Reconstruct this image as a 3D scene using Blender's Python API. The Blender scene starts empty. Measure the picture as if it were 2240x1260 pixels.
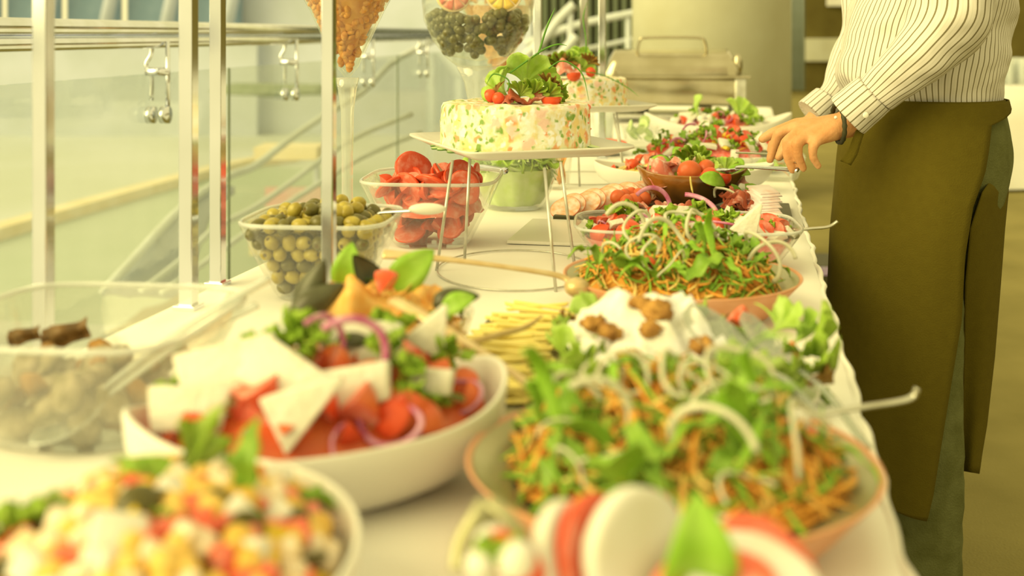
import bpy, bmesh, math, random
from mathutils import Vector, Matrix, Euler, noise

sc = bpy.context.scene
COL = sc.collection
rnd = random.Random(7)
PI = math.pi

# ------------------------------------------------------------------ camera
F, CX, HY = 2500.0, 1120.0, 75.0          # focal length and horizon in pixels of the 2240x1260 frame
HC, TZ = 0.36, 0.78                       # eye height above the table top, table height
HZ = TZ + HC
cam_d = bpy.data.cameras.new('camera')
cam = bpy.data.objects.new('camera', cam_d)
COL.objects.link(cam)
cam.location = (0, 0, HZ)
cam.rotation_euler = (PI / 2, 0, 0)
cam_d.sensor_width = 36
cam_d.lens = F / 2240 * 36
cam_d.shift_y = -(630 - HY) / 2240
cam_d.clip_start = 0.05
cam_d.clip_end = 400
cam_d.dof.use_dof = True
cam_d.dof.focus_distance = 2.0
cam_d.dof.aperture_fstop = 3.4
sc.camera = cam

# ------------------------------------------------------------------ light
def lin(c):
    c = c / 255.0
    return c / 12.92 if c <= 0.04045 else ((c + 0.055) / 1.055) ** 2.4
WHITE = [lin(v) for v in (250, 234, 160)]
w = bpy.data.worlds.new('sky'); sc.world = w; w.use_nodes = True
nt = w.node_tree
bg = nt.nodes['Background']
tcw = nt.nodes.new('ShaderNodeTexCoord'); mpw = nt.nodes.new('ShaderNodeMapping')
mpw.inputs['Scale'].default_value = (2, 2, 5)
nzw = nt.nodes.new('ShaderNodeTexNoise'); nzw.inputs['Scale'].default_value = 1.5; nzw.inputs['Detail'].default_value = 3
rpw = nt.nodes.new('ShaderNodeValToRGB')
rpw.color_ramp.elements[0].color = (0.78, 0.665, 0.285, 1); rpw.color_ramp.elements[0].position = 0.3
rpw.color_ramp.elements[1].color = (0.88, 0.755, 0.325, 1); rpw.color_ramp.elements[1].position = 0.7
nt.links.new(tcw.outputs['Generated'], mpw.inputs['Vector']); nt.links.new(mpw.outputs['Vector'], nzw.inputs['Vector'])
nt.links.new(nzw.outputs['Fac'], rpw.inputs['Fac']); nt.links.new(rpw.outputs['Color'], bg.inputs['Color'])
bg.inputs['Strength'].default_value = 1.0
sun_d = bpy.data.lights.new('daylight', 'SUN')
sun = bpy.data.objects.new('daylight', sun_d); COL.objects.link(sun)
sun_d.energy = 3.0
sun_d.angle = math.radians(55)
sun_d.color = (1.0, 0.845, 0.365)
sun.rotation_euler = Vector((0.80, 0.42, -0.42)).to_track_quat('-Z', 'Y').to_euler()
vs = sc.view_settings
vs.view_transform = 'Standard'; vs.look = 'None'; vs.gamma = 1.0; vs.exposure = 0.6
vs.use_curve_mapping = False
sc.cycles.transparent_max_bounces = 32
sc.cycles.max_bounces = 8
sc.cycles.sample_clamp_indirect = 4.0

# ------------------------------------------------------------------ pixel to place
def at(px, py, h=0.0):                     # the point h above the table top
    Y = F * (HC - h) / (py - HY)
    return Vector(((px - CX) * Y / F, Y, TZ + h))
def atd(px, py, Y):                        # the point at distance Y
    return Vector(((px - CX) * Y / F, Y, HZ - (py - HY) * Y / F))

# ------------------------------------------------------------------ materials
def alb(c, k=0.8):
    return tuple(min(0.92, max(0.004, k * lin(v) / w_)) for v, w_ in zip(c, WHITE)) + (1,)
MATS = {}
def mat(name, c, rough=0.5, c2=None, scale=40.0, metal=0.0, bump=0.0, bscale=None, spec=0.4, sss=0.0, lo=0.35, hi=0.65, detail=3, trans=0.0, coat=0.0):
    if name in MATS: return MATS[name]
    m = bpy.data.materials.new(name); m.use_nodes = True
    n = m.node_tree.nodes; L = m.node_tree.links
    b = n['Principled BSDF']
    tc = n.new('ShaderNodeTexCoord')
    nz = n.new('ShaderNodeTexNoise'); nz.inputs['Scale'].default_value = scale; nz.inputs['Detail'].default_value = detail
    L.new(tc.outputs['Object'], nz.inputs['Vector'])
    rp = n.new('ShaderNodeValToRGB')
    A = alb(c); B = alb(c2) if c2 else tuple(min(.95, v * 1.12) for v in A[:3]) + (1,)
    if not c2: A = tuple(v * 0.9 for v in A[:3]) + (1,)
    rp.color_ramp.elements[0].color = A; rp.color_ramp.elements[1].color = B
    rp.color_ramp.elements[0].position = lo; rp.color_ramp.elements[1].position = hi
    L.new(nz.outputs['Fac'], rp.inputs['Fac']); L.new(rp.outputs['Color'], b.inputs['Base Color'])
    b.inputs['Roughness'].default_value = rough; b.inputs['Metallic'].default_value = metal
    b.inputs['Specular IOR Level'].default_value = spec
    if coat: b.inputs['Coat Weight'].default_value = coat; b.inputs['Coat Roughness'].default_value = 0.08
    if sss:
        b.inputs['Subsurface Weight'].default_value = sss; b.inputs['Subsurface Radius'].default_value = (0.01, 0.006, 0.002)
    if bump:
        n2 = n.new('ShaderNodeTexNoise'); n2.inputs['Scale'].default_value = bscale or scale; n2.inputs['Detail'].default_value = 4
        L.new(tc.outputs['Object'], n2.inputs['Vector'])
        bp = n.new('ShaderNodeBump'); bp.inputs['Strength'].default_value = bump; bp.inputs['Distance'].default_value = 0.01
        L.new(n2.outputs['Fac'], bp.inputs['Height']); L.new(bp.outputs['Normal'], b.inputs['Normal'])
    if trans:                              # thin leaves let light through
        out = n['Material Output']; tr = n.new('ShaderNodeBsdfTranslucent'); mx = n.new('ShaderNodeMixShader')
        mx.inputs['Fac'].default_value = trans
        L.new(rp.outputs['Color'], tr.inputs['Color'])
        L.new(b.outputs['BSDF'], mx.inputs[1]); L.new(tr.outputs['BSDF'], mx.inputs[2]); L.new(mx.outputs['Shader'], out.inputs['Surface'])
    MATS[name] = m
    return m
def glass(name, tint=(0.97, 0.98, 0.95), gloss=1.0, rough=0.02, veil=0.03, veilc=(235, 225, 165), pw=1.6):
    if name in MATS: return MATS[name]
    m = bpy.data.materials.new(name); m.use_nodes = True
    n = m.node_tree.nodes; L = m.node_tree.links
    n.remove(n['Principled BSDF']); out = n['Material Output']
    tr = n.new('ShaderNodeBsdfTransparent'); tr.inputs['Color'].default_value = tint + (1,)
    gl = n.new('ShaderNodeBsdfGlossy'); gl.inputs['Roughness'].default_value = rough
    gl.inputs['Color'].default_value = (0.95, 0.95, 0.92, 1)
    fr = n.new('ShaderNodeLayerWeight'); fr.inputs['Blend'].default_value = 0.5
    nz = n.new('ShaderNodeTexNoise'); nz.inputs['Scale'].default_value = 30
    bp = n.new('ShaderNodeBump'); bp.inputs['Strength'].default_value = 0.08; bp.inputs['Distance'].default_value = 0.003
    L.new(nz.outputs['Fac'], bp.inputs['Height']); L.new(bp.outputs['Normal'], gl.inputs['Normal']); 
    po = n.new('ShaderNodeMath'); po.operation = 'POWER'; po.inputs[1].default_value = pw
    L.new(fr.outputs['Facing'], po.inputs[0])
    mu = n.new('ShaderNodeMath'); mu.operation = 'MULTIPLY_ADD'; mu.inputs[1].default_value = gloss; mu.inputs[2].default_value = 0.03; mu.use_clamp = True
    L.new(po.outputs['Value'], mu.inputs[0])
    df = n.new('ShaderNodeBsdfDiffuse'); df.inputs['Color'].default_value = alb(veilc)
    m0 = n.new('ShaderNodeMixShader'); m0.inputs['Fac'].default_value = veil
    L.new(tr.outputs['BSDF'], m0.inputs[1]); L.new(df.outputs['BSDF'], m0.inputs[2])
    mx = n.new('ShaderNodeMixShader'); L.new(mu.outputs['Value'], mx.inputs['Fac'])
    L.new(m0.outputs['Shader'], mx.inputs[1]); L.new(gl.outputs['BSDF'], mx.inputs[2]); L.new(mx.outputs['Shader'], out.inputs['Surface'])
    MATS[name] = m
    return m

M_cloth = mat('cloth', (250, 234, 160), 0.85, (246, 229, 154), 6, bump=0.12, bscale=9)
M_china = mat('china', (240, 224, 152), 0.25, (236, 219, 146), 5, spec=0.4)
M_glass = glass('clear_glass', gloss=0.5, pw=3.5)
M_glass2 = glass('bowl_glass', (0.985, 0.985, 0.97), 0.6, 0.03, 0.05, pw=3.0)
M_pane = glass('pane_glass', (0.93, 0.95, 0.93), 0.35, 0.01, 0.08, (225, 222, 165), pw=4.0)
M_steel = mat('steel', (235, 224, 165), 0.16, (222, 212, 150), 12, metal=1.0)
M_steel_b = mat('brushed_steel', (226, 212, 140), 0.3, (205, 190, 120), 25, metal=1.0)
M_wire = mat('wire', (222, 208, 140), 0.3, (206, 190, 122), 60, metal=0.7)
M_copper = mat('copper', (234, 164, 92), 0.45, (222, 146, 70), 14, spec=0.5)
M_tin = mat('tin_lining', (168, 154, 78), 0.35, (190, 176, 98), 18, metal=0.5)
M_brass = mat('brass', (236, 200, 110), 0.35, (222, 180, 90), 30, metal=0.4)
M_wood = mat('wood', (222, 184, 88), 0.5, (200, 158, 66), 30)
M_red = mat('tomato_skin', (238, 88, 30), 0.3, (226, 70, 22), 30, spec=0.4, coat=0.12)
M_redflesh = mat('tomato_flesh', (240, 100, 48), 0.35, (250, 160, 100), 70, lo=0.45, hi=0.7, spec=0.5)
M_redpale = mat('tomato_pale', (250, 150, 100), 0.3, (240, 98, 56), 110)
M_brick = mat('tomato_dark', (216, 88, 30), 0.35, (228, 110, 40), 35)
M_feta = mat('feta', (238, 221, 148), 0.75, (232, 213, 138), 60, bump=0.25, bscale=150)
M_mozz = mat('mozzarella', (240, 224, 154), 0.4, (234, 216, 142), 30)
M_onion = mat('onion', (246, 230, 150), 0.4, (240, 222, 136), 50, trans=0.3)
M_onionr = mat('red_onion', (190, 76, 90), 0.35, (236, 170, 140), 60)
M_par = mat('parsley', (160, 190, 30), 0.55, (196, 214, 60), 160, trans=0.3)
M_let = mat('lettuce', (222, 232, 100), 0.45, (204, 222, 66), 40, trans=0.4, bump=0.2, bscale=120)
M_letd = mat('lettuce_dark', (172, 196, 40), 0.5, (196, 206, 70), 50, trans=0.35, bump=0.2, bscale=120)
M_letr = mat('lettuce_red', (168, 106, 36), 0.5, (186, 150, 46), 60, trans=0.3)
M_basil = mat('basil', (156, 194, 36), 0.4, (178, 208, 56), 50, trans=0.25, bump=0.15, bscale=90)
M_basild = mat('basil_dark', (128, 160, 30), 0.45, (156, 182, 44), 50, trans=0.2)
M_carrot = mat('carrot', (248, 176, 52), 0.45, (240, 146, 36), 60)
M_carrot2 = mat('carrot_pale', (250, 208, 90), 0.45, (246, 186, 60), 60)
M_peach = mat('prawn', (250, 194, 80), 0.4, (246, 160, 46), 50)
M_olive = mat('green_olive', (196, 168, 50), 0.3, (166, 138, 34), 50, coat=0.2)
M_olived = mat('dark_olive', (122, 108, 34), 0.3, (98, 86, 26), 60, coat=0.2)
M_black = mat('black_olive', (84, 72, 18), 0.35, (98, 86, 24), 60)
M_hole = mat('olive_core', (112, 84, 16), 0.5, (96, 70, 12), 60)
M_chick = mat('chickpea', (244, 196, 76), 0.5, (232, 172, 46), 50)
M_chick2 = mat('pale_dice', (248, 220, 140), 0.5, (240, 202, 110), 50)
M_mussel = mat('mussel_shell', (64, 58, 20), 0.35, (84, 80, 36), 40, coat=0.1)
M_musselin = mat('mussel_inside', (132, 132, 84), 0.3, (96, 98, 58), 30, coat=0.2)
M_walnut = mat('walnut', (206, 146, 48), 0.65, (164, 106, 30), 70, bump=0.6, bscale=110)
M_cream = mat('cream_cheese', (250, 236, 168), 0.5, (245, 228, 150), 30, bump=0.3, bscale=40)
M_cheese = mat('cheese', (254, 226, 100), 0.5, (252, 214, 82), 30)
M_ham = mat('ham', (226, 120, 70), 0.35, (244, 196, 130), 55, lo=0.45, hi=0.62)
M_hamd = mat('cured_ham', (180, 84, 40), 0.35, (222, 150, 96), 45, lo=0.5, hi=0.66)
M_salami = mat('salami', (240, 168, 84), 0.4, (248, 214, 140), 70)
M_salrim = mat('salami_rim', (220, 106, 44), 0.4, (236, 130, 64), 70)
M_lard = mat('lard', (248, 222, 158), 0.4, (240, 180, 120), 30, lo=0.5, hi=0.8)
M_cuke = mat('cucumber_skin', (74, 112, 20), 0.35, (96, 130, 36), 40)
M_cukein = mat('cucumber_flesh', (208, 218, 96), 0.4, (222, 226, 120), 50)
M_grbrown = mat('amber_glaze', (168, 100, 24), 0.12, (84, 54, 10), 9, coat=0.8, lo=0.4, hi=0.62)
M_slate = mat('slate', (76, 68, 28), 0.5, (90, 80, 34), 40)
M_grey = mat('grey_tray', (186, 172, 100), 0.35, (170, 156, 86), 20, metal=0.3)
M_mush = mat('mushroom', (128, 110, 48), 0.5, (190, 164, 96), 40)
M_darkm = mat('dark_slice', (112, 78, 24), 0.5, (132, 92, 32), 40)
M_mush2 = mat('mushroom_brown', (196, 138, 50), 0.5, (150, 104, 34), 40)
M_chive = mat('chive', (84, 128, 26), 0.4, (104, 150, 34), 40)
M_plastic = glass('clear_plastic', (0.94, 0.94, 0.9), 0.7, 0.12, 0.42, (250, 242, 190), pw=2.0)
M_tint = glass('tinted_plastic', (0.8, 0.82, 0.72), 0.8, 0.1, 0.34, (186, 182, 126), pw=2.0)
M_yolk = mat('yellow_pepper', (236, 190, 24), 0.35, (220, 168, 14), 40)

# ------------------------------------------------------------------ mesh tools
def grid(fn, nu, nv, cu=False, cv=False):
    """fn(u,v) for u,v in 0..1 ; quads ; cu/cv close the direction"""
    V = []; Fc = []
    mu = nu if cu else nu + 1; mv = nv if cv else nv + 1
    for i in range(mu):
        for j in range(mv):
            V.append(tuple(fn(i / nu, j / nv)))
    for i in range(nu):
        for j in range(nv):
            a = i * mv + j; b = ((i + 1) % mu) * mv + j
            c = ((i + 1) % mu) * mv + (j + 1) % mv; d = i * mv + (j + 1) % mv
            Fc.append((a, b, c, d))
    return V, Fc
def join(*parts):
    V = []; Fc = []; I = []
    for p in parts:
        v, f = p[0], p[1]; mi = p[2] if len(p) > 2 else 0
        o = len(V); V += [tuple(x) for x in v]; Fc += [tuple(i + o for i in q) for q in f]; I += [mi] * len(f)
    return V, Fc, I
def xf(part, M):
    return ([tuple(M @ Vector(v)) for v in part[0]],) + tuple(part[1:])
def T(x=0, y=0, z=0): return Matrix.Translation((x, y, z))
def R(ax, deg): return Matrix.Rotation(math.radians(deg), 4, ax)
def S(x, y=None, z=None):
    y = x if y is None else y; z = x if z is None else z
    return Matrix.Diagonal((x, y, z, 1))
def mesh(name, data, mats, smooth=True, uv=None):
    me = bpy.data.meshes.new(name)
    me.from_pydata([tuple(v) for v in data[0]], [], [tuple(f) for f in data[1]])
    if not isinstance(mats, (list, tuple)): mats = [mats]
    for m in mats: me.materials.append(m)
    if len(data) > 2 and data[2]:
        me.polygons.foreach_set('material_index', data[2])
    if smooth: me.polygons.foreach_set('use_smooth', [True] * len(me.polygons))
    if uv:
        ul = me.uv_layers.new(name='UVMap')
        for lp in me.loops: ul.data[lp.index].uv = uv[lp.vertex_index]
    me.validate(); me.update()
    return me
def fix(me):
    bm = bmesh.new(); bm.from_mesh(me); bmesh.ops.recalc_face_normals(bm, faces=bm.faces); bm.to_mesh(me); bm.free(); return me
def put(name, me, parent=None, label=None, cat=None, group=None, kind=None, loc=None, M=None):
    o = bpy.data.objects.new(name, me); COL.objects.link(o)
    if parent is not None: o.parent = parent
    if M is not None: o.matrix_local = M
    elif loc is not None: o.location = loc
    if label: o['label'] = label
    if cat: o['category'] = cat
    if group: o['group'] = group
    if kind: o['kind'] = kind
    return o
def thing(name, label, cat, loc=(0, 0, 0), rotz=0.0, group=None):
    o = bpy.data.objects.new(name, None); COL.objects.link(o)
    o.empty_display_size = 0.05
    o.location = loc; o.rotation_euler = (0, 0, rotz); o['label'] = label; o['category'] = cat
    if group: o['group'] = group
    return o
def box(x0, x1, y0, y1, z0, z1):
    V = [(x, y, z) for z in (z0, z1) for y in (y0, y1) for x in (x0, x1)]
    return V, [(0, 2, 3, 1), (4, 5, 7, 6), (0, 1, 5, 4), (2, 6, 7, 3), (0, 4, 6, 2), (1, 3, 7, 5)]
def rbox(x0, x1, y0, y1, z0, z1, r=0.002, seg=2):
    bm = bmesh.new()
    v, f = box(x0, x1, y0, y1, z0, z1)
    vv = [bm.verts.new(p) for p in v]
    for q in f: bm.faces.new([vv[i] for i in q])
    bmesh.ops.bevel(bm, geom=bm.edges[:], offset=r, segments=seg, profile=0.5, affect='EDGES')
    V = [tuple(x.co) for x in bm.verts]; bm.verts.index_update()
    Fc = [tuple(x.index for x in q.verts) for q in bm.faces]
    bm.free(); return V, Fc
def frame_at(d):
    d = Vector(d).normalized(); up = Vector((0, 0, 1)) if abs(d.z) < 0.95 else Vector((1, 0, 0))
    a = d.cross(up).normalized(); return a, a.cross(d).normalized()
def smoothpath(pts, n):
    """Catmull-Rom through the points"""
    P = [Vector(p) for p in pts]; out = []
    m = len(P)
    for k in range(n + 1):
        t = k / n * (m - 1); i = min(int(t), m - 2); s = t - i
        p0, p1, p2, p3 = P[max(i - 1, 0)], P[i], P[i + 1], P[min(i + 2, m - 1)]
        out.append(0.5 * ((2 * p1) + (p2 - p0) * s + (2 * p0 - 5 * p1 + 4 * p2 - p3) * s * s + (3 * p1 - p0 - 3 * p2 + p3) * s ** 3))
    return out
def tube(pts, r, ns=8, flat=1.0, caps=True):
    """tube along the points; r number or list; flat squashes the second axis"""
    P = [Vector(p) for p in pts]; n = len(P)
    rr = r if isinstance(r, (list, tuple)) else [r] * n
    V = []; Fc = []
    a0 = None
    for i, p in enumerate(P):
        d = P[min(i + 1, n - 1)] - P[max(i - 1, 0)]
        if d.length < 1e-9: d = Vector((0, 0, 1))
        d.normalize()
        if a0 is None: a, b = frame_at(d)
        else:
            a = (a0 - d * a0.dot(d)); a = a.normalized() if a.length > 1e-6 else frame_at(d)[0]; b = a.cross(d)
        a0 = a
        for k in range(ns):
            t = 2 * PI * k / ns
            V.append(tuple(p + a * (math.cos(t) * rr[i]) + b * (math.sin(t) * rr[i] * flat)))
    for i in range(n - 1):
        for k in range(ns):
            Fc.append((i * ns + k, i * ns + (k + 1) % ns, (i + 1) * ns + (k + 1) % ns, (i + 1) * ns + k))
    if caps:
        Fc.append(tuple(range(ns))[::-1]); Fc.append(tuple((n - 1) * ns + k for k in range(ns)))
    return V, Fc
def ring(r, z, tr, n=40, ns=6, rx=None, center=(0, 0)):
    rx = rx or r
    return grid(lambda u, v: (center[0] + (rx + tr * math.cos(2 * PI * v)) * math.cos(2 * PI * u), center[1] + (r + tr * math.cos(2 * PI * v)) * math.sin(2 * PI * u), z + tr * math.sin(2 * PI * v)), n, ns, True, True)
def ball(rx, ry, rz, nu=12, nv=8, jit=0.0, seed=0, c=(0, 0, 0)):
    def fn(u, v):
        t = 2 * PI * u; f = PI * v
        d = Vector((math.cos(t) * math.sin(f), math.sin(t) * math.sin(f), math.cos(f)))
        k = 1 + (jit * noise.noise(d * 1.7 + Vector((seed * 3.1, seed * 1.7, 0))) if jit else 0)
        return (c[0] + d.x * rx * k, c[1] + d.y * ry * k, c[2] + d.z * rz * k)
    return grid(fn, nu, nv, True, False)
def sheet(fn, nu, nv, t=0.001):
    """closed thin sheet around the surface fn(u,v)"""
    def nrm(u, v):
        e = 0.01
        a = Vector(fn(min(u + e, 1), v)) - Vector(fn(max(u - e, 0), v)); b = Vector(fn(u, min(v + e, 1))) - Vector(fn(u, max(v - e, 0)))
        c = a.cross(b)
        return c.normalized() if c.length > 1e-12 else Vector((0, 0, 1))
    mv = nv + 1; V = []; Fc = []
    for s in (0.5, -0.5):
        for i in range(nu + 1):
            for j in range(mv):
                u, v = i / nu, j / nv
                V.append(tuple(Vector(fn(u, v)) + nrm(u, v) * (s * t)))
    o = (nu + 1) * mv
    for i in range(nu):
        for j in range(nv):
            a = i * mv + j; q = (a, a + mv, a + mv + 1, a + 1)
            Fc.append(q); Fc.append(tuple(o + x for x in q[::-1]))
    edge = [i * mv for i in range(nu + 1)] + [nu * mv + j for j in range(1, mv)] + [i * mv + nv for i in range(nu - 1, -1, -1)] + [j for j in range(nv - 1, 0, -1)]
    for k in range(len(edge)):
        a, b = edge[k], edge[(k + 1) % len(edge)]
        Fc.append((b, a, o + a, o + b))
    return V, Fc
def sup(t, a, b, n):
    c, s = math.cos(t), math.sin(t)
    r = (abs(c) ** n + abs(s) ** n) ** (-1.0 / n)
    return a * r * c, b * r * s
def vessel(a, b, prof, n=2.0, t=0.004, boat=0.0, nseg=64, n0=None, flare=None):
    """open dish; prof = outer profile [(s,z)...] from the foot to the lip; boat lifts both ends"""
    H = prof[-1][1]
    outer = [(max(s, 0.0), z) for s, z in prof]
    inner = [(max(s - t / a, 0.02), z + (t if i < len(prof) - 1 else 0)) for i, (s, z) in enumerate(prof)]
    lip = [(prof[-1][0] - t / a * 0.25, H + t * 0.35), (prof[-1][0] - t / a * 0.75, H + t * 0.35)]
    seq = [(0.0, outer[0][1])] + outer + lip + inner[::-1] + [(0.0, inner[0][1])]
    def fn(u, v):
        k = round(v * (len(seq) - 1)); s, z = seq[k]
        e = n if n0 is None else n0 + (n - n0) * min(1, z / H)
        x, y = sup(2 * PI * u, a * s, b * s, e)
        zz = z + boat * (abs(math.cos(2 * PI * u)) ** 4) * (z / H) ** 2
        return (x, y, zz)
    return grid(fn, nseg, len(seq) - 1, True, False)
def arcprof(s0, H, k=2.0, n=7, foot=0.0):
    """bowl profile from foot ratio s0 to 1 at height H"""
    out = []
    for i in range(n + 1):
        q = i / n
        out.append((s0 + (1 - s0) * math.sin(q * PI / 2) ** (1.0), foot + H * (1 - math.cos(q * PI / 2)) ** (k / 2.0)))
    return [(s0 * 0.98, 0.0)] + out if foot else out

# ================================================================== THE SETTING
TD = Vector((0.2027, 0.9792, 0)); TN = Vector((0.9792, -0.2027, 0))     # along and across the table
TROT = -math.atan(0.207)
def TP(s, l, z=TZ): return Vector((0.108, 0, 0)) + TD * l + TN * s + Vector((0, 0, z))
def railx(Y): return -1.448 + 0.14 * Y

M_floor = mat('carpet', (150, 130, 50), 0.95, (132, 114, 40), 2.2, bump=0.5, bscale=160, detail=8)
M_wall = mat('dark_wall', (106, 90, 24), 0.9, (96, 80, 18), 3)
M_col = mat('column_plaster', (214, 202, 128), 0.9, (200, 186, 112), 1.6, bump=0.15, bscale=14, detail=6)
M_ground = mat('pale_paving', (214, 206, 146), 0.9, (200, 194, 130), 0.12)
M_lawn = mat('grey_green_road', (192, 190, 126), 0.9, (180, 182, 116), 0.2)
M_dirt = mat('brown_scrub', (120, 104, 40), 0.95, (142, 124, 56), 1.2)
M_kerb = mat('kerb', (250, 224, 140), 0.8, (240, 210, 120), 2)
M_teal = mat('teal_glazing', (136, 150, 118), 0.3, (118, 136, 108), 1.0)
M_pale = mat('pale_concrete', (206, 200, 150), 0.9, (194, 190, 138), 0.5)
M_bluegrey = mat('painted_rail', (218, 212, 152), 0.4, (206, 200, 140), 4)
M_slat = mat('dark_slat', (112, 116, 66), 0.7, (98, 102, 54), 3)
M_slatb = mat('slat_backing', (84, 78, 34), 0.8, (94, 88, 40), 3)
M_red2 = mat('red_sign', (228, 166, 116), 0.8, (222, 184, 126), 4)
M_hedge = mat('hedge', (128, 134, 76), 0.9, (148, 150, 92), 3, bump=0.6, bscale=8)

def structure(name, data, m, smooth=False, parent=None):
    return put(name, mesh(name, data, m, smooth), parent, kind=None if parent else 'structure')

# floor: a slab that stops just outside the railing
fl = []
fy = [-3 + i * 27 / 18 for i in range(19)]
V = []; Fc = []
for y in fy:
    V += [(railx(y) - 0.12, y, 0), (13, y, 0), (railx(y) - 0.12, y, -0.3), (13, y, -0.3)]
for i in range(18):
    a = i * 4; b = a + 4
    Fc += [(a, a + 1, b + 1, b), (a + 2, b + 2, b + 3, a + 3), (a, b, b + 2, a + 2), (a + 1, a + 3, b + 3, b + 1)]
structure('floor', (V, Fc), M_floor)
structure('wall_far', box(2.6, 13, 22, 22.25, 0, 4.2), M_wall)
structure('wall_right', box(12.8, 13, -3, 22, 0, 4.2), M_wall)
structure('ground', box(-70, 3, -2, 160, -3.2, -3.0), M_ground)
# round concrete column
structure('column_1', join(tube([(0, 0, 0), (0, 0, 4.2)], 0.555, 64)), M_col, True).location = (1.41, 8.1, 0)
bpy.data.objects['column_1'].data.shade_smooth() if hasattr(bpy.types.Mesh, 'shade_smooth') else None

# ---- stuff outside, beyond the railing
def strip(pts, wdt, z0, z1, nseg=24):
    P = smoothpath(pts, nseg); V = []; Fc = []
    for i, p in enumerate(P):
        d = (P[min(i + 1, nseg)] - P[max(i - 1, 0)]); d.z = 0; d.normalize(); q = Vector((d.y, -d.x, 0)) * wdt / 2
        for s, z in ((-1, z0), (1, z0), (1, z1), (-1, z1)): V.append((p.x + q.x * s, p.y + q.y * s, p.z + z))
    for i in range(nseg):
        a = i * 4; b = a + 4
        for k in range(4): Fc.append((a + k, a + (k + 1) % 4, b + (k + 1) % 4, b + k))
    Fc += [(3, 2, 1, 0), tuple(nseg * 4 + k for k in range(4))]
    return V, Fc
def gp(px, py, z=-3.0):
    Y = F * (HZ - z) / (py - HY); return Vector(((px - CX) * Y / F, Y, z))
kerbpts = [gp(-260, 600), gp(0, 522), gp(200, 462), gp(400, 404), gp(520, 372), gp(640, 352)]
put('road', mesh('road', strip([p + Vector((2.2, -3.0, 0)) for p in kerbpts], 7.0, 0.0, 0.03), M_lawn, False), kind='structure')
put('kerb', mesh('kerb', strip(kerbpts, 0.5, 0.0, 0.28), M_kerb, False), label='pale yellow curved kerb beside the road below the balcony', cat='kerb')
put('scrub_bank', mesh('scrub_bank', grid(lambda u, v: (-5.6 + 5.2 * u + 1.2 * v, 15.5 + 7.5 * v, -2.95 + 0.9 * math.sin(PI * u) * math.sin(PI * v) + 0.12 * noise.noise(Vector((u * 9, v * 9, 0)))), 24, 24), M_dirt), label='brown scrubby bank below the balcony glass', cat='bank')
# swooping pale parapet and the tubular handrails of the outside stair
def rail3(pts, r, name, label, m=M_bluegrey, posts=False):
    P = smoothpath([atd(*p) for p in pts], 28)
    if not posts: return put(name, mesh(name, tube(P, r, 10), m), label=label, cat='handrail')
    t = thing(name, label, 'handrail', (P[0].x, P[0].y, 0)); b = Vector(t.location)
    put('rail', mesh('rail', tube([p - b for p in P], r, 10), m), t)
    for i in (3, 25): put('post', mesh('post', tube([P[i] - b, Vector((P[i].x, P[i].y, 0)) - b], r * 0.6, 8), m), t)
    return t
pp = smoothpath([atd(225, 640, 7.0), atd(300, 560, 7.3), atd(360, 500, 7.6), atd(405, 452, 7.9), atd(470, 405, 8.3)], 20)
def parap(u, v):
    p = pp[round(u * 20)]; d = 0.05 + 0.34 * math.sin(PI * min(1, u * 1.15)) ** 1.5
    return (p.x + 0.12 * v, p.y + 0.1 * v, p.z - d * v)
put('stair_parapet', mesh('stair_parapet', sheet(parap, 20, 4, 0.05), M_pale), label='pale swooping stair parapet outside the glass railing', cat='parapet')
rail3([(225, 640, 6.9), (300, 558, 7.2), (400, 452, 7.8), (500, 386, 8.4), (560, 362, 8.8), (640, 300, 9.4), (720, 246, 10), (800, 196, 10.6), (860, 136, 11.4), (960, 84, 12.4), (1040, 52, 13.2)], 0.03, 'stair_handrail', 'uppermost wavy tubular handrail rising across the glass railing')
rail3([(310, 636, 6.6), (400, 566, 7.0), (470, 500, 7.4), (560, 452, 7.8), (640, 396, 8.2), (730, 330, 8.8), (800, 290, 9.4), (900, 250, 10)], 0.022, 'stair_handrail', 'middle wavy tubular handrail outside the glass railing')
rail3([(355, 640, 6.4), (440, 580, 6.8), (520, 522, 7.1), (620, 452, 7.6), (700, 400, 8), (800, 340, 8.6), (920, 290, 9.4)], 0.02, 'stair_handrail', 'lowest wavy tubular handrail outside the glass railing')
rail3([(1150, 122, 11.0), (1190, 84, 11.0), (1222, 44, 11.0), (1256, 10, 11.0)], 0.05, 'stair_handrail', 'thick pale slanting handrail above the lettuce-topped cakes', posts=True)
rail3([(1186, 168, 9.6), (1220, 128, 9.6), (1262, 80, 9.6)], 0.045, 'stair_handrail', 'short thick pale slanting handrail right behind the lettuce', posts=True)
rail3([(1150, 96, 12.6), (1240, 62, 12.6), (1300, 46, 12.6), (1400, 26, 12.6)], 0.045, 'stair_handrail', 'pale handrail running up to the round column', posts=True)
rail3([(1180, 124, 12.8), (1300, 104, 12.8), (1400, 82, 12.8)], 0.03, 'stair_handrail', 'thin lower handrail crossing the dark slatted screen', posts=True)
# slatted dark screen behind
scr = thing('slatted_screen', 'dark green vertical slatted screen left of the column', 'screen', (0, 14, 0))
put('backing', mesh('backing', box(0.25, 2.1, 0.12, 0.2, -3, 4.4), M_slatb, False), scr)
sl = mesh('slat', rbox(-0.028, 0.028, -0.03, 0.03, -3, 4.4, 0.006), M_slat)
for i in range(17): put('slat', sl, scr, loc=(0.3 + i * 0.108, 0.05, 0))
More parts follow.
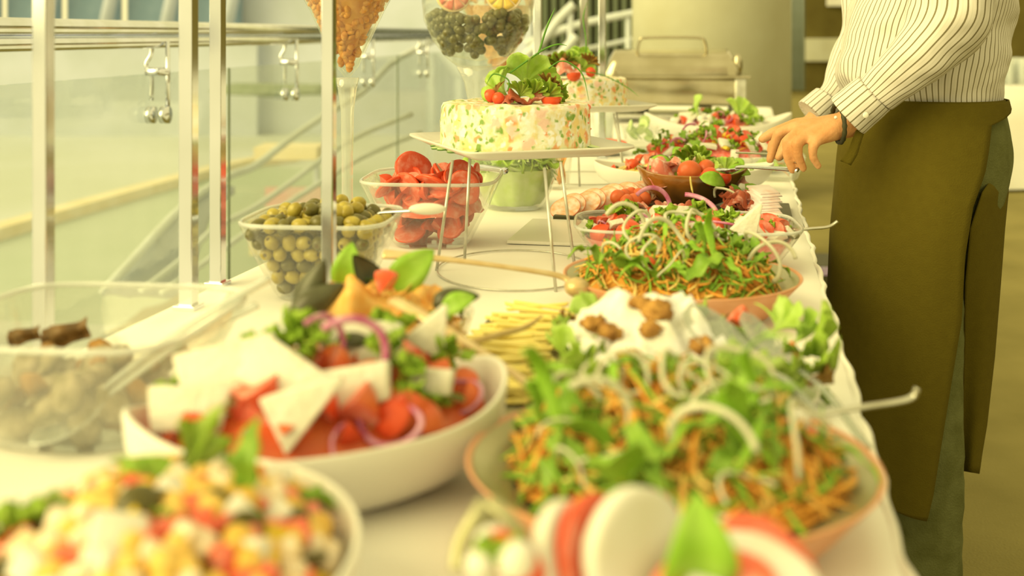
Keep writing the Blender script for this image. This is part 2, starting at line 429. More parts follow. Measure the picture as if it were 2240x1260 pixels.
# far building with teal glazing and slanted pale columns
bl = thing('far_building', 'far pale building with teal glazing behind the left railing', 'building', (0, 46, -3))
put('wall', mesh('wall', box(-46, -10.4, 0.6, 6, 0, 4.3), M_pale, False), bl)
put('wall', mesh('wall', box(-12, 3.5, 1.2, 6, 0, 12), M_pale, False), bl)
pn = mesh('window_pane', box(-1.1, 1.1, 0, 0.2, 4.4, 11), M_teal, False)
for i in range(14): put('window_pane', pn, bl, loc=(-44 + i * 2.45, 0.6, 0))
cl = mesh('slanted_column', xf(tube([(-0.6, 0, 4.3), (0.9, 0, 11)], 0.27, 12), T()), M_pale)
for i in range(14): put('slanted_column', cl, bl, loc=(-42.8 + i * 2.45, 0.1, 0))
put('hedge', mesh('hedge', ball(1.9, 0.6, 0.16, 24, 12, 0.5, 3), M_hedge), label='distant dark hedge seen through the glass railing', cat='hedge', loc=(-6.0, 30, -0.32))
ks = thing('market_stall', 'pale stall with yellow awning and red panel beyond the glass', 'stall', (-2.55, 11.4, -3))
put('body', mesh('body', box(-0.72, 0.55, 0, 0.5, 0, 2.55), M_lawn, False), ks)
put('awning', mesh('awning', box(0.0, 0.62, -0.12, 0.4, 2.9, 3.02), M_kerb, False), ks)
put('sign_panel', mesh('sign_panel', box(0.1, 0.66, -0.06, -0.02, 2.42, 2.62), M_red2, False), ks)
put('sign_panel', mesh('sign_panel', box(-0.05, 0.25, -0.08, -0.03, 1.95, 2.3), M_kerb, False), ks)
put('post', mesh('post', tube([(0.6, 0, 0), (0.6, 0, 2.9)], 0.03, 8), M_pale), ks)

# ---- glass railing
rg = thing('railing', 'steel tube railing with clear glass panels behind the buffet', 'railing', (railx(3.2), 3.2, 0))
RL = Vector((railx(3.2), 3.2, 0))
def rl(Y, z, dx=0.0): return Vector((railx(Y) + dx, Y, z)) - RL
put('top_rail', mesh('top_rail', tube([rl(0.4, 1.156), rl(4, 1.156), rl(10, 1.15)], 0.021, 20), M_steel), rg)
put('lower_rail', mesh('lower_rail', tube([rl(0.4, 1.117, 0.01), rl(4, 1.117, 0.01), rl(10, 1.117, 0.01)], 0.016, 20), M_steel), rg)
for y0, y1 in ((1.15, 3.70), (3.735, 6.0), (6.03, 10.0)):
    a, b = rl(y0, 0), rl(y1, 0)
    V = [tuple(p + Vector((dx, 0, z))) for z in (0.06, 1.03) for p in (a, b) for dx in (-0.006, 0.006)]
    put('glass_panel', mesh('glass_panel', (V, [(0, 1, 3, 2), (4, 6, 7, 5), (0, 2, 6, 4), (1, 5, 7, 3), (0, 4, 5, 1), (2, 3, 7, 6)]), M_pane, False), rg)
    put('glass_edge', mesh('glass_edge', tube([rl(y0, 0.06), rl(y0, 1.03)], 0.0045, 6), M_slat), rg)
clipm = mesh('clip', join(
    tube([(0.016, 0, 0.215), (0.016, 0, -0.0)], 0.0065, 8),
    tube(smoothpath([(-0.03, 0, 0.215), (-0.03, 0, 0.18), (-0.045, 0, 0.15), (-0.03, 0, 0.118), (-0.03, 0, 0.05)], 14), 0.0065, 8),
    tube([(-0.045, 0, 0.13), (0.02, 0, 0.13)], 0.012, 12),
    tube([(-0.036, -0.012, 0.01), (-0.016, -0.012, 0.01)], 0.03, 16, 0.8),
    tube([(0.002, -0.012, 0.01), (0.024, -0.012, 0.01)], 0.03, 16, 0.8)), M_steel)
for Y in (3.2, 4.3, 5.4, 6.6):
    put('clip', clipm, rg, loc=rl(Y, 0.905, 0.02))

# ---- far end of the room on the right
rd = thing('tube_radiator', 'tall pale tube radiator on the far dark wall', 'radiator', (5.15, 21.0, 0))
M_radi = mat('radiator_paint', (160, 160, 108), 0.4, (148, 148, 96), 4)
tb = mesh('tube', tube([(0, 0, 0.12), (0, 0, 3.6)], 0.024, 10), M_radi)
for i in range(5): put('tube', tb, rd, loc=(-0.19 + i * 0.094, 0, 0))
put('header', mesh('header', box(-0.24, 0.24, 0.02, 0.06, 0.1, 3.6), M_slat, False), rd)
put('wall_panel', mesh('wall_panel', rbox(5.55, 6.5, 21.9, 22, 0.62, 1.06, 0.01), M_col, False), label='pale horizontal panel on the far dark wall', cat='panel')
put('paper_notice', mesh('paper_notice', rbox(6.05, 6.6, 21.9, 21.98, 1.68, 2.1, 0.01), M_cloth, False), label='white notice high on the far dark wall', cat='notice')
ch = thing('metal_chair', 'grey metal framed chair standing by the far wall', 'chair', (6.2, 20.4, 0))
for x in (-0.22, 0.22):
    put('leg', mesh('leg', tube([(x, -0.2, 0), (x, -0.2, 0.45)], 0.02, 8), M_steel_b), ch)
    put('leg', mesh('leg', tube(smoothpath([(x, 0.22, 0), (x, 0.2, 0.45), (x, 0.24, 0.8), (x * 0.8, 0.25, 0.87)], 10), 0.02, 8), M_steel_b), ch)
put('seat', mesh('seat', rbox(-0.23, 0.23, -0.22, 0.22, 0.44, 0.48, 0.015), M_slat), ch)
put('backrest', mesh('backrest', rbox(-0.2, 0.2, 0.22, 0.26, 0.66, 0.88, 0.015), M_slat), ch)
# far table with white cloth and glasses, right edge
def drape(x0, x1, y0, y1, ztop, zbot, amp, n):
    per = 2 * ((x1 - x0) + (y1 - y0))
    def edge(u):
        s = u * per
        for (ax, ay, bx, by) in ((x0, y0, x1, y0), (x1, y0, x1, y1), (x1, y1, x0, y1), (x0, y1, x0, y0)):
            L_ = abs(bx - ax) + abs(by - ay)
            if s <= L_: return ax + (bx - ax) * s / L_, ay + (by - ay) * s / L_
            s -= L_
        return x0, y0
    cx, cy = (x0 + x1) / 2, (y0 + y1) / 2
    rows = [0.0, 0.55, 0.97, 1.0, 1.0, 1.0, 1.0]
    zs = [ztop, ztop, ztop, ztop - 0.01, ztop - 0.25, ztop - 0.5, zbot]
    def fn(u, v):
        k = round(v * 6); x, y = edge(u); q = rows[k]
        dx, dy = (x - cx), (y - cy); w_ = 0.0
        if k >= 4: w_ = amp * math.sin(u * n * 2 * PI) * (zs[3] - zs[k]) / (zs[3] - zbot) + 0.04 * (k - 3)
        l = math.hypot(dx, dy) or 1
        return (cx + dx * q + dx / l * w_, cy + dy * q + dy / l * w_, zs[k])
    return grid(fn, 160, 6, True, False)
put('far_tablecloth', mesh('far_tablecloth', drape(3.5, 5.4, 8.3, 9.2, 0.76, 0.02, 0.05, 14), M_cloth), label='white cloth draped over the far side table at right', cat='tablecloth')
gm = mesh('tumbler', vessel(0.035, 0.035, [(0.7, 0), (0.8, 0.08), (1, 0.2)], t=0.003, nseg=20), M_plastic)
for i in range(10):
    put('tumbler', gm, label='clear tumbler among the glasses on the far side table', cat='glass', group='tumblers on the far side table', loc=(3.62 + (i % 5) * 0.1, 8.55 + (i // 5) * 0.12, 0.762))
block = thing('floor_block', 'low dark crate with speckled strip, standing in for an unclear dark patch and noise band', 'block', (1.55, 5.0, 0))  # stands in for an unidentified dark patch, its strip for a noise band
put('body', mesh('body', rbox(-0.24, 0.3, 0, 0.3, 0, 0.125, 0.006), M_slate, False), block)
M_speck = mat('speckled_strip', (236, 226, 226), 0.6, (214, 130, 170), 160, lo=0.45, hi=0.55)
put('strip', mesh('strip', rbox(-0.236, 0.296, -0.006, 0.0, 0.085, 0.122, 0.002), M_speck, False), block)

# ================================================================== THE BUFFET TABLE
LN = 5.75
tbl = thing('buffet_table', 'long buffet table under the white cloth', 'table', TP(-0.43, 2.9, 0), TROT)
put('table_top', mesh('table_top', rbox(-0.42, 0.42, -2.45, 2.8, TZ - 0.04, TZ - 0.006, 0.004), M_wood, False), tbl)
lg = mesh('leg', tube([(0, 0, 0), (0, 0, TZ - 0.04)], 0.02, 8), M_steel_b)
for sx in (-0.36, 0.36):
    for sy in (-2.35, 0, 2.7): put('leg', lg, tbl, loc=(sx, sy, 0))
def clothfn():
    s0, s1, l0, l1 = -0.859, 0.0, 0.40, LN
    per = 2 * ((s1 - s0) + (l1 - l0)); N = 560
    pts = []
    for i in range(N):
        q = i / N * per
        for (a, b, c, d) in ((s1, l0, s1, l1), (s1, l1, s0, l1), (s0, l1, s0, l0), (s0, l0, s1, l0)):
            L_ = abs(c - a) + abs(d - b)
            if q <= L_:
                pts.append((a + (c - a) * q / L_, b + (d - b) * q / L_)); break
            q -= L_
    cs = -0.43
    V = []; Fc = []
    rows = [(0.5, 0), (0.94, 0), (0.985, 0), (1.0, -0.006), (1.0, -0.05), (1.0, -0.25), (1.0, -0.5), (1.0, -0.74)]
    for (k, dz) in rows:
        for i, (s, l) in enumerate(pts):
            lc = min(max(l, l0 + 0.43), l1 - 0.43)
            ds, dl = s - cs, l - lc
            ln = math.hypot(ds, dl) or 1
            wv = 0.0
            if dz < -0.01:
                wv = (0.012 * math.sin(i * 0.53) + 0.008 * math.sin(i * 0.21 + 1)) * (-dz / 0.74) ** 0.7 - 0.03 * (-dz) - 0.004
            elif dz < 0: wv = 0.0015 * math.sin(i * 0.9)
            p = TP(cs + ds * k + ds / ln * wv, lc + dl * k + dl / ln * wv, TZ + dz)
            if dz == 0:
                p.z += 0.0012 * noise.noise(Vector((s * 3, l * 3, 0)))
            V.append(tuple(p))
    n = len(pts)
    for r in range(len(rows) - 1):
        for i in range(n):
            Fc.append((r * n + i, r * n + (i + 1) % n, (r + 1) * n + (i + 1) % n, (r + 1) * n + i))
    # middle of the top
    Fc2 = []
    V2 = [tuple(TP(-0.859 * 0.75 - 0.0, 0.40 + 0.215, TZ)), ]
    o = len(V)
    # close the inner loop by a fan onto the centre line
    for i in range(n):
        s, l = pts[i]; lc = min(max(l, l0 + 0.43), l1 - 0.43)
        V.append(tuple(TP(cs, lc, TZ)))
    for i in range(n):
        Fc.append((i, o + i, o + (i + 1) % n, (i + 1) % n))
    return V, Fc
tc = put('tablecloth', mesh('tablecloth', clothfn(), M_cloth), label='long white tablecloth spread over the buffet table', cat='tablecloth')
tr = []
for i in range(361):
    l = 0.42 + i * (LN - 0.44) / 360
    tr.append(TP(-0.001 + 0.0016 * math.sin(i * 0.9) + 0.002 * math.sin(i * 0.37), l, TZ - 0.003 + 0.002 * math.sin(i * 0.62)))
put('edge_trim', mesh('edge_trim', tube(tr, 0.004, 6), M_cloth), tc)

# ---- steel posts of the shelf stand on the table
M_post = mat('polished_post', (246, 234, 178), 0.12, (228, 218, 156), 5, metal=1.0)
def stand(name, label, spots, z1, group=None):
    c = sum((Vector(s[0]) for s in spots), Vector()) / len(spots); c.z = TZ
    t = thing(name, label, 'stand', c, 0, group)
    tops = []
    for p, hw in spots:
        q = Vector(p) - c; q.z = 0
        rot = R('Z', math.degrees(TROT))
        put('post', mesh('post', xf(rbox(-hw, hw, -hw, hw, 0.004, z1, 0.0012), T(q.x, q.y, 0) @ rot), M_post, False), t)
        put('foot', mesh('foot', xf(rbox(-hw * 1.6, hw * 1.6, -hw * 1.6, hw * 1.6, 0, 0.006, 0.001), T(q.x, q.y, 0) @ rot), M_post, False), t)
        tops.append(Vector((q.x, q.y, z1)))
    for a, b in zip(tops, tops[1:] + tops[:1]):
        put('cross_bar', mesh('cross_bar', tube([a, b], 0.007, 8), M_post), t)
    return t
stand('shelf_stand', 'polished square post shelf stand at the left table edge',
      [(Vector((-0.41 * 1.235, 1.235, TZ)), 0.0085), (Vector((-0.283 * 1.5, 1.5, TZ)), 0.0096), (Vector((-0.2575 * 1.64, 1.64, TZ)), 0.009), (Vector((-0.1602 * 1.42, 1.42, TZ)), 0.0075)], 0.62)
stand('shelf_stand', 'thin post shelf stand behind the far cake', [(Vector((0.0225 * 3.35, 3.35, TZ)), 0.011), (Vector((0.063 * 3.5, 3.5, TZ)), 0.011), (Vector((0.079 * 3.3, 3.3, TZ)), 0.0095)], 0.7)

# ================================================================== FOOD PIECES (one mesh per kind, shared by all copies)
def leaf_d(L=0.05, W=0.024, curl=0.012, fold=0.25, tip=0.8, wav=0.0, nu=10, nv=4, t=0.0007):
    def fn(u, v):
        s = math.sin(PI * min(1, u) ** tip) ** 0.75 * (1 if u < 1 else 0) + 0.04
        y = (v - 0.5) * W * s
        z = curl * math.sin(PI * u * 0.9) + fold * abs(y) + wav * math.sin(u * 17) * abs(v - 0.5) * 2
        return (L * u, y, z)
    return sheet(fn, nu, nv, t)
def lettuce_d(L=0.06, ang=75, amp=0.009, k=9, seed=0, cup=0.5, nu=10, nv=34, lob=3.3):
    r_ = random.Random(seed); ph = r_.random() * 6
    def fn(u, v):
        n1 = noise.noise(Vector((v * k * 0.9, seed * 3.3, 1.0))); n2 = noise.noise(Vector((v * k * 2.3, seed * 1.7 + 4, u * 2)))
        a = math.radians(ang) * (v - 0.5) * 2 * (0.35 + 0.65 * u)
        rr = L * u * (0.80 + 0.24 * abs(math.sin(v * PI * lob + ph)) ** 0.7 + 0.10 * n2)
        z = cup * L * u * u * (1 + 0.5 * n1) + amp * u ** 1.6 * (1.8 * n1 + 1.4 * n2)
        return (rr * math.cos(a), rr * math.sin(a) * (1 + 0.15 * n1), z)
    return sheet(fn, nu, nv, 0.0008)
def parsley_d(seed=0, n=14, r=0.014):
    g = random.Random(seed); parts = [tube([(0, 0, -0.006), (0, 0, 0.004)], 0.0012, 5)]
    for i in range(n):
        w_ = g.uniform(0.006, 0.009)
        ld = sheet(lambda u, v: (w_ * u * 1.3, w_ * (v - 0.5) * 1.5 * math.sin(PI * (0.15 + 0.8 * u)) * (1 + 0.35 * math.sin(u * 14)), 0.002 * math.sin(v * 9 + i) + 0.003 * u * u), 4, 4, 0.0006)
        M = T(g.uniform(-r, r) * 0.7, g.uniform(-r, r) * 0.7, g.uniform(0, r * 0.9)) @ R('Z', g.uniform(0, 360)) @ R('Y', g.uniform(-75, 20)) @ R('X', g.uniform(-40, 40))
        parts.append(xf(ld, M))
    return join(*parts)
def wedge_d(r=0.03, ang=55):
    """tomato wedge: skin outside, flesh on the two cuts"""
    a = math.radians(ang)
    skin = grid(lambda u, v: (r * math.sin(PI * v) * math.cos(a * (u - 0.5)), r * math.sin(PI * v) * math.sin(a * (u - 0.5)), r * 0.85 * math.cos(PI * v)), 5, 10)
    def cut(s):
        return grid(lambda u, v: (u * r * math.sin(PI * v) * math.cos(a / 2) + 0.08 * r * (1 - u), s * u * r * math.sin(PI * v) * math.sin(a / 2), r * 0.85 * math.cos(PI * v)), 4, 10)
    return join(skin + (0,), cut(1) + (1,), cut(-1) + (1,))
def half_d(r=0.013, zr=1.0):
    dome = grid(lambda u, v: (r * math.cos(2 * PI * u) * math.sin(PI / 2 * v), r * math.sin(2 * PI * u) * math.sin(PI / 2 * v), zr * r * math.cos(PI / 2 * v)), 14, 5, True)
    face = grid(lambda u, v: (r * v * math.cos(2 * PI * u) * 0.98, r * v * math.sin(2 * PI * u) * 0.98, -0.0006 * math.sin(3 * 2 * PI * u) * v), 14, 3, True)
    return join(dome + (0,), face + (1,))
def disc_d(r=0.025, t=0.006, mi=(0, 1), ell=1.0, n=24, wob=0.0):
    def rr(u): return r * (1 + wob * math.sin(2 * PI * u * 3 + 1) + wob * 0.6 * math.sin(2 * PI * u * 5))
    prof = [(0.0, t / 2), (0.8, t / 2), (0.96, t / 2), (1.0, t * 0.28), (1.0, -t * 0.28), (0.96, -t / 2), (0.8, -t / 2), (0.0, -t / 2)]
    def fn(u, v):
        s, z = prof[round(v * 7)]
        return (rr(u) * s * math.cos(2 * PI * u), rr(u) * s * ell * math.sin(2 * PI * u), z)
    d = grid(fn, n, 7, True)
    idx = [mi[0] if (k % 7) in (2, 3, 4) else mi[1] for k in range(len(d[1]))]
    return d[0], d[1], idx
def oring_d(r=0.022, t=0.0028, seed=0, arc=1.0, w=1.5):
    g = random.Random(seed); p1, p2 = g.random() * 6, g.random() * 6; e = g.uniform(0.75, 1.0)
    n = 28
    pts = []
    for i in range(n + 1):
        a = 2 * PI * arc * i / n
        q = r * (1 + 0.10 * math.sin(2 * a + p1) + 0.05 * math.sin(3 * a + p2)) * (1 + (0.25 * i / n if arc < 1 else 0))
        pts.append((q * math.cos(a), q * e * math.sin(a), 0.16 * r * math.sin(2 * a + p2) + (0.1 * r * math.sin(a) if arc < 1 else 0)))
    if arc >= 1:
        P = [Vector(p) for p in pts[:-1]]
        m = len(P)
        def fn(u, v):
            i = round(u * m) % m; d = (P[(i + 1) % m] - P[i - 1]).normalized(); up = Vector((0, 0, 1)); a = d.cross(up).normalized()
            return P[i] + a * (t * math.cos(2 * PI * v)) + up * (t * w * 0.7 * math.sin(2 * PI * v))
        return grid(fn, m, 6, True, True)
    return tube(pts, t, 6, 0.6)
def chunk_d(sx, sy, sz, jit=0.12, seed=0, r=0.16):
    g = random.Random(seed)
    v, f = rbox(-sx / 2, sx / 2, -sy / 2, sy / 2, -sz / 2, sz / 2, r * min(sx, sy, sz), 2)
    k = [Vector((g.uniform(-1, 1), g.uniform(-1, 1), g.uniform(-1, 1))) * jit for _ in range(3)]
    out = []
    for p in v:
        p = Vector(p); q = Vector((p.x / sx, p.y / sy, p.z / sz))
        out.append((p.x * (1 + 2 * k[0].y * q.y + k[0].z * q.z * 2), p.y * (1 + 2 * k[1].x * q.x + 2 * k[1].z * q.z), p.z * (1 + 2 * k[2].x * q.x)))
    return out, f
def tri_d(L=0.05, W=0.035, t=0.012):
    bm = bmesh.new()
    P = [(0, -W / 2), (L, -W * 0.08), (L, W * 0.02), (0.1 * L, W / 2)]
    a = [bm.verts.new((x, y, -t / 2)) for x, y in P]; b = [bm.verts.new((x, y, t / 2)) for x, y in P]
    bm.faces.new(a[::-1]); bm.faces.new(b)
    for i in range(4): bm.faces.new((a[i], a[(i + 1) % 4], b[(i + 1) % 4], b[i]))
    bmesh.ops.bevel(bm, geom=bm.edges[:], offset=0.0012, segments=2, profile=0.5, affect='EDGES')
    bm.verts.index_update()
    d = [tuple(v.co) for v in bm.verts], [tuple(v.index for v in f.verts) for f in bm.faces]
    bm.free(); return d
def olive_d(rx=0.0085, rz=0.0108, hole=True):
    def fn(u, v):
        t = 2 * PI * u; f = PI * v
        s = math.sin(f); z = math.cos(f)
        if hole and v < 0.12: z = 0.80 + 0.9 * v; s = math.sin(PI * 0.12) * (v / 0.12) ** 0.6
        return (rx * s * math.cos(t), rx * s * math.sin(t), rz * z)
    d = grid(fn, 12, 12, True)
    idx = [1 if (k % 12) < 1 and hole else 0 for k in range(len(d[1]))]
    return d[0], d[1], idx
def chick_d(r=0.0075, seed=0):
    def fn(u, v):
        t = 2 * PI * u; f = PI * v; d = Vector((math.cos(t) * math.sin(f), math.sin(t) * math.sin(f), math.cos(f)))
        k = 1 + 0.10 * noise.noise(d * 2 + Vector((seed, 0, 0))) - 0.13 * math.exp(-(d.x / 0.18) ** 2) * max(0, d.z) + (0.28 * max(0, d.y - 0.82) / 0.18)
        return d * (r * k)
    return grid(fn, 12, 9, True)
def mussel_d(L=0.06, W=0.03, D=0.013):
    def fn(u, v):
        s = (math.sin(PI * u ** 0.62)) ** 0.7
        a = PI * v
        x = L * u; y = W / 2 * s * math.cos(a) + 0.10 * W * math.sin(PI * u); z = D * s * math.sin(a)
        return (x, y, z)
    o = grid(fn, 14, 9); i_ = grid(lambda u, v: Vector((L * 0.5, 0, 0)) + (Vector(fn(u, v)) - Vector((L * 0.5, 0, 0))) * 0.95 + Vector((0, 0, -0.0004)), 14, 9)
    return join(o + (0,), (i_[0], [q[::-1] for q in i_[1]], 1))
def walnut_d(seed=0, r=0.014):
    def fn(u, v):
        t = 2 * PI * u; f = PI * v; d = Vector((math.cos(t) * math.sin(f) * 1.2, math.sin(t) * math.sin(f), math.cos(f) * 0.7))
        k = 1 + 0.5 * noise.noise(d * 3.6 + Vector((seed * 5, 0, 0))) + 0.25 * noise.noise(d * 7.5) - 0.3 * math.exp(-(d.y / 0.12) ** 2)
        return d * (r * k)
    return grid(fn, 18, 12, True)
def ham_d(seed=0, L=0.07, W=0.05):
    g = random.Random(seed); p = [g.random() * 6 for _ in range(4)]
    return sheet(lambda u, v: (L * (u - 0.5), W * (v - 0.5) * (1 + 0.2 * math.sin(u * 5 + p[0])), 0.012 * math.sin(u * 8 + p[1]) * (0.4 + v) + 0.006 * math.sin(v * 7 + p[2]) + 0.003 * math.sin(u * 19 + p[3])), 16, 8, 0.0012)
def shred_d(g, L, w, bend=0.4, th=0.4):
    n = 4; pts = []; a = g.uniform(-bend, bend); b = g.uniform(-bend, bend) * 0.6
    for i in range(n + 1):
        q = i / n - 0.5; pts.append((L * q, a * L * q * q * 2, b * L * q * q * 2 * -1))
    return tube(pts, [w * 0.6] + [w] * (n - 1) + [w * 0.5], 4, th)

K = {}
def kind(key, name, datas, mats, cat, smooth=True):
    K[key] = (name, [fix(mesh(name, d, mats, smooth)) for d in datas], cat)
kind('basil', 'basil_leaf', [leaf_d(0.05, 0.028, 0.010), leaf_d(0.045, 0.03, 0.016, 0.4)], M_basil, 'leaf')
kind('basild', 'green_leaf', [leaf_d(0.05, 0.024, 0.010), leaf_d(0.04, 0.022, 0.014, 0.4)], M_basild, 'leaf')
kind('arugula', 'rocket_leaf', [leaf_d(0.07, 0.015, 0.018, 0.3, 0.7, 0.003, 14), leaf_d(0.06, 0.012, 0.024, 0.2, 0.9, 0.004, 14), leaf_d(0.08, 0.009, 0.03, 0.2, 0.9, 0.002, 14)], M_basil, 'leaf')
kind('arugulad', 'rocket_leaf', [leaf_d(0.05, 0.018, 0.012, 0.3, 0.7, 0.004, 14), leaf_d(0.045, 0.014, 0.018, 0.2, 0.9, 0.004, 14)], M_basild, 'leaf')
kind('lettuce', 'lettuce_leaf', [lettuce_d(seed=i + 1, k=5 + i, amp=0.010, cup=0.35) for i in range(3)], M_let, 'lettuce')
kind('lettuced', 'lettuce_leaf', [lettuce_d(seed=i + 5, k=13 + i, amp=0.015, lob=6.3) for i in range(3)], M_letd, 'lettuce')
kind('lettucer', 'red_lettuce_leaf', [lettuce_d(seed=i + 9, k=15, amp=0.015, lob=7.2) for i in range(2)], M_letr, 'lettuce')
kind('parsley', 'parsley_sprig', [parsley_d(i) for i in range(4)], M_par, 'parsley')
kind('wedge', 'tomato_wedge', [wedge_d(0.026, 60), wedge_d(0.024, 75)], [M_red, M_redflesh], 'tomato')
kind('wedged', 'tomato_wedge', [wedge_d(0.026, 65), wedge_d(0.024, 80)], [M_brick, M_redflesh], 'tomato')
kind('half', 'cherry_tomato_half', [half_d(0.013)], [M_red, M_redflesh], 'tomato')
kind('halfd', 'cherry_tomato', [ball(0.016, 0.014, 0.0155, 16, 10, 0.06, 2)], M_brick, 'tomato')
kind('tslice', 'tomato_slice', [disc_d(0.036, 0.006, (0, 1), 0.9, 24, 0.03), disc_d(0.032, 0.006, (0, 1), 1, 24, 0.03)], [M_red, M_redflesh], 'tomato')
kind('feta', 'feta_slab', [chunk_d(0.052, 0.03, 0.014, 0.12, i) for i in range(3)], M_feta, 'cheese')
kind('fetat', 'feta_wedge', [tri_d(), tri_d(0.045, 0.04, 0.01)], M_feta, 'cheese')
kind('mozz', 'mozzarella_slice', [disc_d(0.036, 0.010, (0, 0), 0.95, 24, 0.02)], M_mozz, 'cheese')
kind('mozzb', 'mozzarella_ball', [ball(0.011, 0.011, 0.0105, 14, 10, 0.05)], M_mozz, 'cheese')
kind('oring', 'onion_ring', [oring_d(0.02, 0.0017, i) for i in range(5)], M_onion, 'onion')
kind('oarc', 'onion_strip', [oring_d(0.022, 0.0020, i + 7, 0.72 - 0.08 * i) for i in range(4)], M_onion, 'onion')
kind('ronion', 'red_onion_strip', [oring_d(0.026, 0.0026, i + 20, 0.34) for i in range(3)], M_onionr, 'onion')
kind('rring', 'red_onion_ring', [oring_d(0.018, 0.0018, i + 30) for i in range(2)], M_onionr, 'onion')
kind('olive', 'green_olive', [olive_d()], [M_olive, M_hole], 'olive')
kind('dolive', 'dark_olive', [olive_d(0.0085, 0.011)], [M_olived, M_hole], 'olive')
kind('bolive', 'black_olive_piece', [half_d(0.0095, 1.0), disc_d(0.009, 0.004, (0, 0))], [M_black, M_hole], 'olive')
kind('chick', 'chickpea', [chick_d(0.0078, i) for i in range(3)], M_chick, 'chickpea')
kind('dice', 'potato_dice', [chunk_d(0.015, 0.014, 0.012, 0.15, i) for i in range(4)], M_chick2, 'dice')
kind('tdice', 'tomato_dice', [chunk_d(0.014, 0.012, 0.009, 0.2, i + 6) for i in range(3)], M_redflesh, 'tomato')
kind('fdice', 'cheese_dice', [chunk_d(0.018, 0.017, 0.014, 0.1, i + 9) for i in range(3)], M_feta, 'cheese')
kind('pdice', 'yellow_pepper_dice', [chunk_d(0.012, 0.011, 0.006, 0.2, i + 12) for i in range(2)], M_yolk, 'pepper')
kind('mussel', 'mussel_shell', [mussel_d(), mussel_d(0.055, 0.027, 0.011)], [M_mussel, M_musselin], 'mussel')
kind('walnut', 'walnut_half', [walnut_d(i) for i in range(3)], M_walnut, 'walnut')
kind('ham', 'ham_slice', [ham_d(i) for i in range(3)], M_ham, 'ham')
kind('hamd', 'cured_ham_slice', [ham_d(i + 4) for i in range(3)], M_hamd, 'ham')
kind('salami', 'salami_slice', [disc_d(0.032, 0.0022, (0, 1), 1, 28, 0.02)], [M_salrim, M_salami], 'salami')
kind('lard', 'bacon_slice', [chunk_d(0.05, 0.05, 0.0035, 0.06, 2, 0.3)], M_lard, 'bacon')
kind('cuke', 'cucumber_slice', [disc_d(0.018, 0.003, (0, 1))], [M_cuke, M_cukein], 'cucumber')
kind('carrot', 'carrot_strip', [shred_d(random.Random(i), 0.05, 0.0028) for i in range(4)], M_carrot, 'carrot')
kind('prawn', 'seafood_piece', [ham_d(i + 12, 0.06, 0.034) for i in range(3)], M_peach, 'seafood')
kind('mush', 'mushroom_piece', [ball(0.024, 0.02, 0.014, 16, 10, 0.35, i) for i in range(3)], M_mush, 'mushroom')
kind('darkm', 'dark_mushroom_slice', [ham_d(i + 21, 0.06, 0.03) for i in range(2)], M_darkm, 'mushroom')
kind('mushb', 'brown_mushroom_piece', [ball(0.02, 0.014, 0.011, 16, 10, 0.35, i + 5) for i in range(2)], M_mush2, 'mushroom')
kind('strip', 'cheese_stick', [chunk_d(0.055, 0.0035, 0.0035, 0.05, i, 0.2) for i in range(2)], M_cheese, 'cheese')
kind('grate', 'pasta_piece', [shred_d(random.Random(i + 3), 0.035, 0.0035, 0.5, 0.6) for i in range(3)], M_cheese, 'pasta')

def piece(key, loc, rot=(0, 0, 0), s=1.0, label='', group=None, var=None, rng=rnd):
    name, ms, cat = K[key]
    me = ms[(rng.randrange(len(ms)) if var is None else var) % len(ms)]
    o = bpy.data.objects.new(name, me); COL.objects.link(o)
    o.location = loc; o.rotation_euler = [math.radians(a) for a in rot]
    o.scale = (s, s, s) if not isinstance(s, (tuple, list)) else s
    o['label'] = label; o['category'] = cat
    if group: o['group'] = group
    return o

